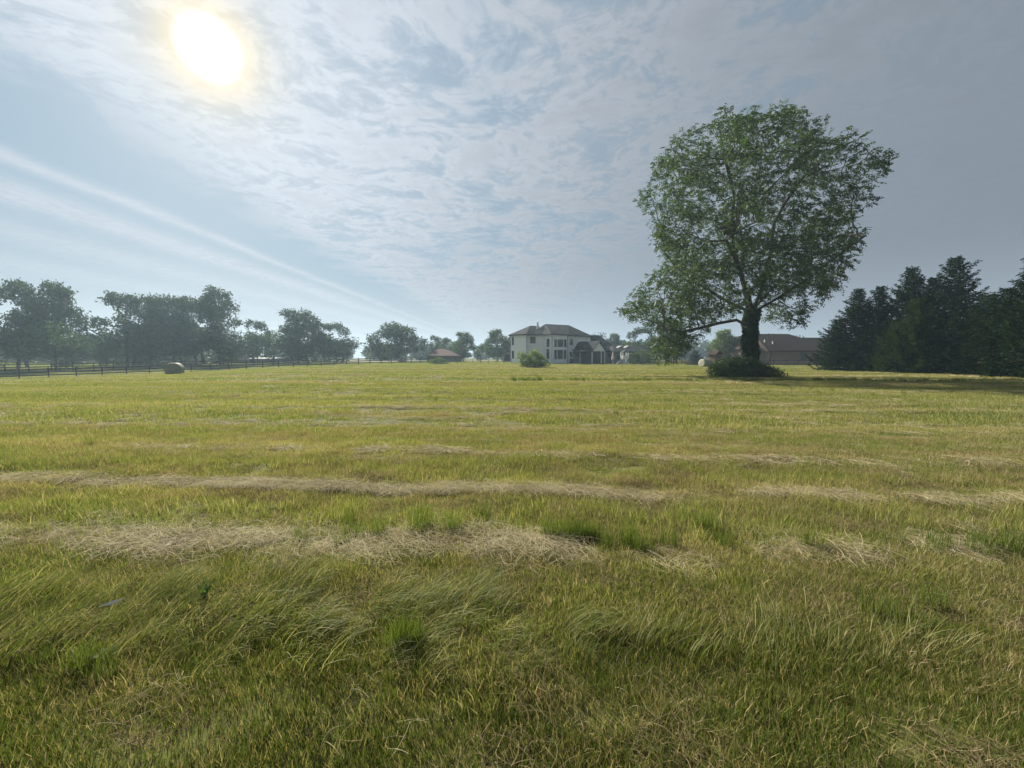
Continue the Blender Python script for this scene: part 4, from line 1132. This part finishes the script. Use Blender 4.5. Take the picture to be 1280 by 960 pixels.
def hay_strands(r, n, rad_, lmin, lmax, w, zmax=0.05):
    a = r.uniform(0, 2 * np.pi, n); rr = rad_ * np.sqrt(r.uniform(0, 1, n))
    P = np.stack([rr * np.cos(a), rr * np.sin(a) * .7, r.uniform(0.01, zmax, n)], -1)
    d = r.normal(size=n) * 1.0 + np.where(r.uniform(size=n) < .5, 0, np.pi); L = r.uniform(lmin, lmax, n)
    D = np.stack([np.cos(d), np.sin(d), r.normal(size=n) * 0.10], -1); bend = r.normal(size=n) * 0.45; SG = 6
    S = np.stack([-np.sin(d) * .5, np.cos(d) * .5, np.full(n, .8)], -1); W_ = np.stack([-np.sin(d), np.cos(d), np.zeros(n)], -1)
    S = norm(W_ + np.stack([np.zeros(n), np.zeros(n), r.normal(size=n) * .45], -1))
    Vs = []
    for q in range(SG + 1):
        t = q / SG - .5; c_ = P + D * (L * t)[:, None] + W_ * (bend * L * (t * t))[:, None]
        c_[:, 2] = np.maximum(c_[:, 2] + (0.25 - t * t) * 0.04, 0.008)
        Vs += [c_ - S * w / 2, c_ + S * w / 2]
    V = np.stack(Vs, 1).reshape(-1, 3); i_ = np.arange(n) * 2 * (SG + 1)
    F = np.concatenate([np.stack([i_ + 2 * q, i_ + 2 * q + 1, i_ + 2 * q + 3, i_ + 2 * q + 2], -1) for q in range(SG)])
    return V, F
r = np.random.default_rng(99)
protos = []
def proto(VF, mat): me = mesh_arrays('grass_clump', *VF, mat); o = bpy.data.objects.new('grass_clump_source', me); protos.append(o); return len(protos) - 1
SHORT = [proto(blades(r, 90, .13, .03, .070, .0036, 1.0), m_grass) for _ in range(4)]
LAWN = [proto(blades(r, 90, .13, .03, .075, .0032, .9), m_lawn) for _ in range(4)]
LONG = [proto(blades(r, 42, .14, .10, .27, .0048, .7, 5, R(0), 0.9), m_long) for _ in range(4)]
DEAD = [proto(blades(r, 80, .14, .03, .09, .0032, 1.2), m_dead) for _ in range(4)]
FLAT = [proto(blades(r, 44, .14, .16, .42, .005, .45, 5, R(0), 1.25), m_long) for _ in range(4)]
TUFT = [proto(blades(r, 80, .11, .12, .27, .005, .55, 4), m_tuft) for _ in range(3)]
MEAD = [proto(blades(r, 50, .16, .05, .14, .0045, .8, 3), m_grass) for _ in range(3)]
HAY = [proto(hay_strands(r, 58, .22, .08, .36, .0020, .055), m_straw) for _ in range(4)]
HAYB = [proto(hay_strands(r, 16, .26, .05, .20, .0014, .035), m_straw) for _ in range(3)]
THATCH = [proto(hay_strands(r, 90, .24, .04, .16, .0022, .03), m_thatch) for _ in range(4)]
STEM = [proto(blades(r, 3, .2, .18, .36, .0024, .9, 5), m_straw) for _ in range(2)]
MIDG = [proto(blades(r, 130, .32, .03, .12, .009, .9), m_grass) for _ in range(4)]
MIDH = [proto(hay_strands(r, 55, .4, .15, .45, .007, .06), m_straw) for _ in range(3)]
FARG = [proto(blades(r, 200, 1.1, .04, .15, .030, .9), m_grass) for _ in range(4)]
FARH = [proto(hay_strands(r, 55, 1.1, .3, .9, .035, .10), m_straw) for _ in range(3)]

def vnoise(x, y, seed=0):
    """smooth value noise in 0..1"""
    x = np.asarray(x, float) + seed * 17.3; y = np.asarray(y, float) + seed * 9.1
    xi, yi = np.floor(x), np.floor(y); fx, fy = x - xi, y - yi; fx = fx * fx * (3 - 2 * fx); fy = fy * fy * (3 - 2 * fy)
    def h(a, b): v = np.sin(a * 127.1 + b * 311.7 + seed * 74.7) * 43758.5453; return v - np.floor(v)
    return (h(xi, yi) * (1 - fx) + h(xi + 1, yi) * fx) * (1 - fy) + (h(xi, yi + 1) * (1 - fx) + h(xi + 1, yi + 1) * fx) * fy
PT, IX, RO, SC = [], [], [], []
def scatter(kinds, x, y, rot, sc):
    n = len(x)
    if n == 0: return
    PT.append(np.stack([x, y, gz(x, y)], -1)); IX.append(r.choice(kinds, n)); RO.append(rot); SC.append(sc)
def region(y0, y1, dens, margin=1.0, k=1.42):
    A_ = k * (y1 * y1 - y0 * y0) + 2 * margin * (y1 - y0); n = int(A_ * dens)
    y = np.sqrt(r.uniform(0, 1, n) * (y1 * y1 - y0 * y0) + y0 * y0); x = r.uniform(-1, 1, n) * (k * y + margin)
    return x, y
def rrot(n): return r.uniform(0, 2 * np.pi, n)
def bandc(x, y0, sl, wob=0.1, sd=1): return y0 + sl * x + (vnoise(x * .9, 0 * x, sd) - .5) * wob * 2
def lodged(x, y):
    lo = 1.86 + 0.02 * x + (vnoise(x * 1.3, 0 * x, 5) - .5) * .35; hi = np.where(x < 0, 2.70, 2.42) + (vnoise(x * 1.1, 0 * x, 6) - .5) * .4
    e = np.minimum(y - lo, hi - y)
    return e > np.abs(r.normal(size=len(x))) * .12
bald = lambda x, y: (vnoise(x * 1.6, y * 2.2, 8) * .6 + vnoise(x * 4, y * 5, 9) * .4) < np.where((y > 2.55) & (y < 3.15) & (x < .5), .40, .23)
b1 = lambda x: bandc(x, 3.28, -0.03, .07, 11)
b2 = lambda x: bandc(x, 4.72, -0.065, .08, 12)
# short mown grass close by
x, y = region(0.9, 9.0, 75, 1.5)
m = ~bald(x, y); m &= ~((np.abs(y - b2(x)) < .09) & (x < 2)); m &= ~((np.abs(y - b1(x)) < .16) & (r.uniform(size=len(x)) < .35)); x, y = x[m], y[m]
s = r.uniform(.75, 1.25, len(x)) * (0.75 + 0.7 * vnoise(x * .8, y * 1.5, 3))
lw = y < 1.95 + (vnoise(x * 1.5, y * 2, 41) - .5) * 1.2
scatter(LAWN, x[lw], y[lw], rrot(lw.sum()), s[lw]); scatter(SHORT, x[~lw], y[~lw], rrot((~lw).sum()), s[~lw])
x, y = region(1.0, 3.2, 190, .8); m = (vnoise(x * 5, y * 6, 9) > .16) | (y < 2.0); x, y = x[m], y[m]
scatter(LAWN, x, y, rrot(len(x)), r.uniform(.6, 1.2, len(x)))
# behind and beside the camera, sparser
# long lodged grass
x, y = region(1.6, 2.95, 95, 1.2); m = lodged(x, y) & (vnoise(x * 2.2, y * 2.6, 31) + r.normal(size=len(x)) * .07 > np.where((np.abs(x - .2) < 1.6) & (y < 2.4), .12, np.where(x < 0, .30, .44))); x, y = x[m], y[m]
left = x + r.normal(size=len(x)) * .5 < 0.1
ro = R(22) + (vnoise(x * .9, y * 1.3, 13) - .5) * 1.2 + (vnoise(x * 3.5, y * 4.5, 33) - .5) * 1.2 + r.normal(size=len(x)) * .3
ss = r.uniform(.45, 1.0, len(x)) * (.65 + .5 * vnoise(x * 1.7, y * 2.0, 32))
scatter(FLAT, x[left], y[left], ro[left], ss[left]); scatter(LONG, x[~left], y[~left], ro[~left] + .25, ss[~left])
x, y = region(1.2, 9.0, 60, 1.2); v = vnoise(x * 1.1, y * 2.3, 34) * .6 + vnoise(x * 3, y * 5, 35) * .4
m = v > np.where((y > 2.4) & (y < 3.2), .22, .44); x, y = x[m], y[m]; scatter(DEAD, x, y, rrot(len(x)), r.uniform(.7, 1.3, len(x)))
# scattered taller meadow blades
x, y = region(2.2, 9.0, 26, 1.2); v = vnoise(x * .5, y * 1.6, 14); m = (v > .52) | ((y > 3.5) & (y < 4.35) & (v > .2)); x, y = x[m], y[m]
scatter(MEAD, x, y, rrot(len(x)), r.uniform(.7, 1.15, len(x)) * np.where((y > 3.5) & (y < 4.3), 1.25, .8))
# green tufts
tx, ty = [], []
for px_, py_, n_, sp_ in ((712, 668, 14, .11), (735, 668, 6, .14), (505, 668, 3, .25), (445, 660, 5, .4), (600, 662, 4, .4), (900, 672, 8, .3), (1130, 680, 8, .3), (505, 812, 5, .05), (1250, 680, 6, .2), (760, 676, 5, .2), (1180, 790, 4, .2), (90, 850, 4, .12)):
    d = ray(px_, py_); t_ = -CAMZ / d[2]; tx.append(d[0] * t_ + r.normal(size=n_) * sp_); ty.append(d[1] * t_ + r.normal(size=n_) * sp_ * .5)
tx, ty = np.concatenate(tx), np.concatenate(ty); scatter(TUFT, tx, ty, rrot(len(tx)), r.uniform(.5, .95, len(tx)))
x, y = region(5.0, 22, .5, 2); m = vnoise(x * .15, y * .5, 15) > .66; x, y = x[m], y[m]; scatter(TUFT, x, y, rrot(len(x)), r.uniform(.4, .9, len(x)))
# hay windrows
n = 600; x = r.uniform(-6.5, 6.5, n); y = b1(x) + r.normal(size=n) * np.where((x > -1.5) & (x < .7), .15, .15); keep = vnoise(x * 2.2, y * 7, 16) > np.where((x > -1.5) & (x < .5), .10, np.where(x < 0, .36, .48)); x, y = x[keep], y[keep]
scatter(HAY, x, y, r.normal(size=len(x)) * .35, r.uniform(.6, 1.1, len(x)))
n = 640; x = r.uniform(-9, 9, n); y = b2(x) + r.normal(size=n) * .045; keep = (vnoise(x * 1.6, y * 9, 17) > np.where(x > 1, .50, .10)); x, y = x[keep], y[keep]
scatter(HAY, x, y, r.normal(size=len(x)) * .25 - .06, r.uniform(.7, 1.15, len(x)))
x, y = region(0.9, 9, 11, 1.5); v = vnoise(x * .7, y * 1.8, 18) * .5 + r.uniform(size=len(x)) * .5; m = (v > .42) & ~(lodged(x, y) & (r.uniform(size=len(x)) < .7)) & ((y > 2.0) | (r.uniform(size=len(x)) < .35)); x, y = x[m], y[m]
scatter(HAYB, x, y, rrot(len(x)), r.uniform(.6, 1.1, len(x)))
x, y = region(1.2, 6.5, 34, 1.2); v = vnoise(x * 1.5, y * 3, 51) * .6 + vnoise(x * 4, y * 6, 52) * .4
m = v > np.where((y > 2.45) & (y < 3.15), .30, np.where(y < 2, .58, .50)); x, y = x[m], y[m]; scatter(THATCH, x, y, rrot(len(x)), r.uniform(.6, 1.1, len(x)))
x, y = region(1.6, 12, 1.6, 1.5); scatter(STEM, x, y, rrot(len(x)), r.uniform(.5, 1.1, len(x)))
# thin rows left by mower and rake, all the way out
BROWN = [proto(blades(r, 110, .32, .04, .10, .008, 1.1), m_dead) for _ in range(3)]
y0 = 5.4
while y0 < 70:
    kind = r.choice(3, p=[.40, .30, .30]); wd = .05 + .006 * y0; nn = int((150 if kind == 0 else 120) * (1 + y0 * .06)); X_ = 1.5 * y0 + 3
    for part in range(3):
        x = r.uniform(-X_, X_, nn); y = y0 + r.normal() * .1 - .06 * x * r.uniform(.7, 1.2) + (vnoise(x * .3, 0 * x, int(y0 * 7)) - .5) * (.35 + .02 * y0) + r.normal(size=nn) * wd
        k_ = (vnoise(x * 1.6 / y0 ** .5, 0 * x + part, int(y0 * 5)) > .52) & (y > 4.9); x, y = x[k_], y[k_]; k2 = len(x)
        if kind == 0: scatter(HAY if y0 < 9 else (MIDH if y0 < 28 else FARH), x, y, r.normal(size=k2) * .3, r.uniform(.3, .65, k2))
        elif kind == 1: scatter(MEAD if y0 < 14 else MIDG, x, y, rrot(k2), r.uniform(.7, 1.3, k2) * (1 if y0 < 14 else 1.2))
        else: scatter(BROWN, x, y, rrot(k2), r.uniform(.5, 1.1, k2) * (1 if y0 < 20 else 1.5))
    y0 *= r.uniform(1.045, 1.10)
# middle distance
x, y = region(8.0, 26, 9.0, 3); s = r.uniform(.8, 1.2, len(x)) * (.6 + .8 * vnoise(x * .25, y * .9, 19)); scatter(MIDG, x, y, rrot(len(x)), s)
x, y = region(8.0, 26, 2.2, 3); v = vnoise(x * .12, (y + .06 * x) * .9, 20); m = v > .55; x, y = x[m], y[m]; scatter(MIDH, x, y, r.normal(size=len(x)) * .4, r.uniform(.5, 1., len(x)))
for y0, wd, nn in ((6.4, .10, 260), (8.9, .12, 300), (12.3, .16, 700), (15.6, .2, 350), (19.6, .28, 800)):
    x = r.uniform(-1.5 * y0, 1.5 * y0, nn); y = y0 - .06 * x + (vnoise(x * .25, 0 * x, int(y0)) - .5) * .7 + r.normal(size=nn) * wd
    k_ = vnoise(x * .18, 0 * x, int(y0) + 40) > .42; scatter(MIDH, x[k_], y[k_], r.normal(size=k_.sum()) * .3, r.uniform(.35, .8, k_.sum()))
# far
x, y = region(24, 125, .62, 8); m = (np.hypot(x - T0[0], y - TD) > 3.0); x, y = x[m], y[m]; scatter(FARG, x, y, rrot(len(x)), r.uniform(.8, 1.25, len(x)))
x, y = region(24, 100, .14, 8); v = vnoise(x * .05, (y + .06 * x) * .45, 21); m = (v > .55) | ((np.abs(x - 3) < 16) & (np.abs(y - 62) < 12)); x, y = x[m], y[m]; scatter(FARH, x, y, r.normal(size=len(x)) * .3, r.uniform(.5, 1., len(x)))
for y0 in (24, 29, 35, 42, 51):
    nn = 260; x = r.uniform(-1.4 * y0, 1.4 * y0, nn); y = y0 - .06 * x + (vnoise(x * .12, 0 * x, int(y0)) - .5) * 1.6 + r.normal(size=nn) * .4
    k_ = vnoise(x * .08, 0 * x, int(y0) + 40) > .5; scatter(FARH, x[k_], y[k_], r.normal(size=k_.sum()) * .2, r.uniform(.4, .9, k_.sum()))
# a row of darker green tufts in front of the tree
nn = 420; x = r.uniform(0, 42, nn); y = 27.2 - .03 * x + (vnoise(x * .3, 0 * x, 77) - .5) * 1.2 + r.normal(size=nn) * .2; scatter(TUFT, x, y, rrot(nn), r.uniform(.6, 1.4, nn))
PT, IX, RO, SC = (np.concatenate(a) for a in (PT, IX, RO, SC))
print('grass instances', len(PT))
me = bpy.data.meshes.new('grass'); me.vertices.add(len(PT)); me.vertices.foreach_set('co', PT.astype(np.float32).ravel())
for nm, ty_, arr in (('pick', 'INT', IX.astype(np.int32)), ('turn', 'FLOAT', RO.astype(np.float32)), ('size', 'FLOAT', SC.astype(np.float32))):
    at_ = me.attributes.new(nm, ty_, 'POINT'); at_.data.foreach_set('value', arr)
me.update()
grass = tag(link('grass', me), 'mown field grass with lodged long blades and drying hay', 'grass', None, 'stuff')
ng = bpy.data.node_groups.new('scatter_grass', 'GeometryNodeTree')
ng.interface.new_socket('Geometry', in_out='INPUT', socket_type='NodeSocketGeometry'); ng.interface.new_socket('Geometry', in_out='OUTPUT', socket_type='NodeSocketGeometry')
gi = ng.nodes.new('NodeGroupInput'); go = ng.nodes.new('NodeGroupOutput')
m2p = ng.nodes.new('GeometryNodeMeshToPoints'); ng.links.new(gi.outputs[0], m2p.inputs['Mesh'])
iop = ng.nodes.new('GeometryNodeInstanceOnPoints'); ng.links.new(m2p.outputs[0], iop.inputs['Points'])
jn = ng.nodes.new('GeometryNodeJoinGeometry')
for o in reversed(protos):
    oi = ng.nodes.new('GeometryNodeObjectInfo'); oi.inputs['Object'].default_value = o; oi.inputs['As Instance'].default_value = False
    g2i = ng.nodes.new('GeometryNodeGeometryToInstance'); ng.links.new(oi.outputs['Geometry'], g2i.inputs[0]); ng.links.new(g2i.outputs[0], jn.inputs[0])
ng.links.new(jn.outputs[0], iop.inputs['Instance'])
def attr(nm, ty_):
    a = ng.nodes.new('GeometryNodeInputNamedAttribute'); a.data_type = ty_; a.inputs['Name'].default_value = nm; return a.outputs['Attribute']
iop.inputs['Pick Instance'].default_value = True
ng.links.new(attr('pick', 'INT'), iop.inputs['Instance Index'])
cx_ = ng.nodes.new('ShaderNodeCombineXYZ'); ng.links.new(attr('turn', 'FLOAT'), cx_.inputs[2]); ng.links.new(cx_.outputs[0], iop.inputs['Rotation'])
ng.links.new(attr('size', 'FLOAT'), iop.inputs['Scale'])
ng.links.new(iop.outputs[0], go.inputs[0])
md = grass.modifiers.new('scatter', 'NODES'); md.node_group = ng

# ------------------------------------------------------------------ broad leaved weeds
def weed(label, px_, py_, n, L, up, seed):
    r = np.random.default_rng(seed); d = ray(px_, py_); t_ = -CAMZ / d[2]; x, y = d[0] * t_, d[1] * t_
    t = thing('weed', label, 'weed', (x, y, g(x, y)), 0, 'broad leaved weeds in the field')
    parts = []
    for i in range(n):
        a = r.uniform(0, 6.283); O_ = np.array([math.cos(a), math.sin(a), 0]); S = np.array([-math.sin(a), math.cos(a), 0]); l = L * r.uniform(.7, 1.1)
        w = l * .16; V = []
        for q in range(6):
            s = q / 5; c_ = O_ * l * s * (1 - up * .75) + np.array([0, 0, 1.]) * l * (s * up + .12 * s - .35 * s * s * (1 - up)); ww = w * math.sin(math.pi * min(.97, .12 + s * .85)) ** .8
            V += [c_ - S * ww + [0, 0, .12 * ww], c_, c_ + S * ww + [0, 0, .12 * ww]]
        V = np.array(V); V[:, 2] += .02
        F = []
        for q in range(5):
            for b in (0, 1): F.append([q * 3 + b, q * 3 + b + 1, q * 3 + b + 4, q * 3 + b + 3])
        link('leaf', mesh_arrays('leaf', V, np.array(F), m_weed, True), t)
m_weed = leafy('weed_leaves', (0.06, 0.12, 0.022), (0.09, 0.15, 0.03), None, trans=.3, scale=8)
weed('bright green broad leaved weed sprouting beside a dark bare clod', 257, 757, 7, .10, .8, 1)
weed('low broad leaved weed in the flattened grass, near the bleached leaf', 135, 830, 9, .09, .45, 2)
d = ray(124, 795); t_ = -CAMZ / d[2]; x, y = d[0] * t_, d[1] * t_
V, F = rhombs(np.array([[0, 0, .16], [0.01, 0, .17]]), norm(np.array([[.75, .5, .12], [.9, .3, .0]])), np.array([[0, -.6, .8], [0, -.7, .7]]), np.array([.13, .10]), np.array([.022, .014]))
tag(link('dead_leaf', mesh_arrays('dead_leaf', V, F, plain('bleached_leaf', (.62, .58, .46), .8)), None, (x, y, g(x, y))), 'bleached folded dead leaf lying on the flattened long grass', 'leaf')

# ------------------------------------------------------------------ haze
mb = MB(); mb.box((0, 250, 13.5), (1500, 1150, 33.0)); hz = mb.build('haze', None.__class__ and bpy.data.materials.new('haze_air'))
tag(hz, 'thin morning haze over the whole field', 'haze', None, 'stuff')
m = hz.data.materials[0]; m.use_nodes = True; nt = m.node_tree; nt.nodes.clear()
pv_ = nt.nodes.new('ShaderNodeVolumePrincipled'); pv_.inputs['Color'].default_value = (0.60, 0.82, 1.0, 1); pv_.inputs['Density'].default_value = 0.0007
pv_.inputs['Anisotropy'].default_value = 0.3
o_ = nt.nodes.new('ShaderNodeOutputMaterial'); nt.links.new(pv_.outputs[0], o_.inputs['Volume'])
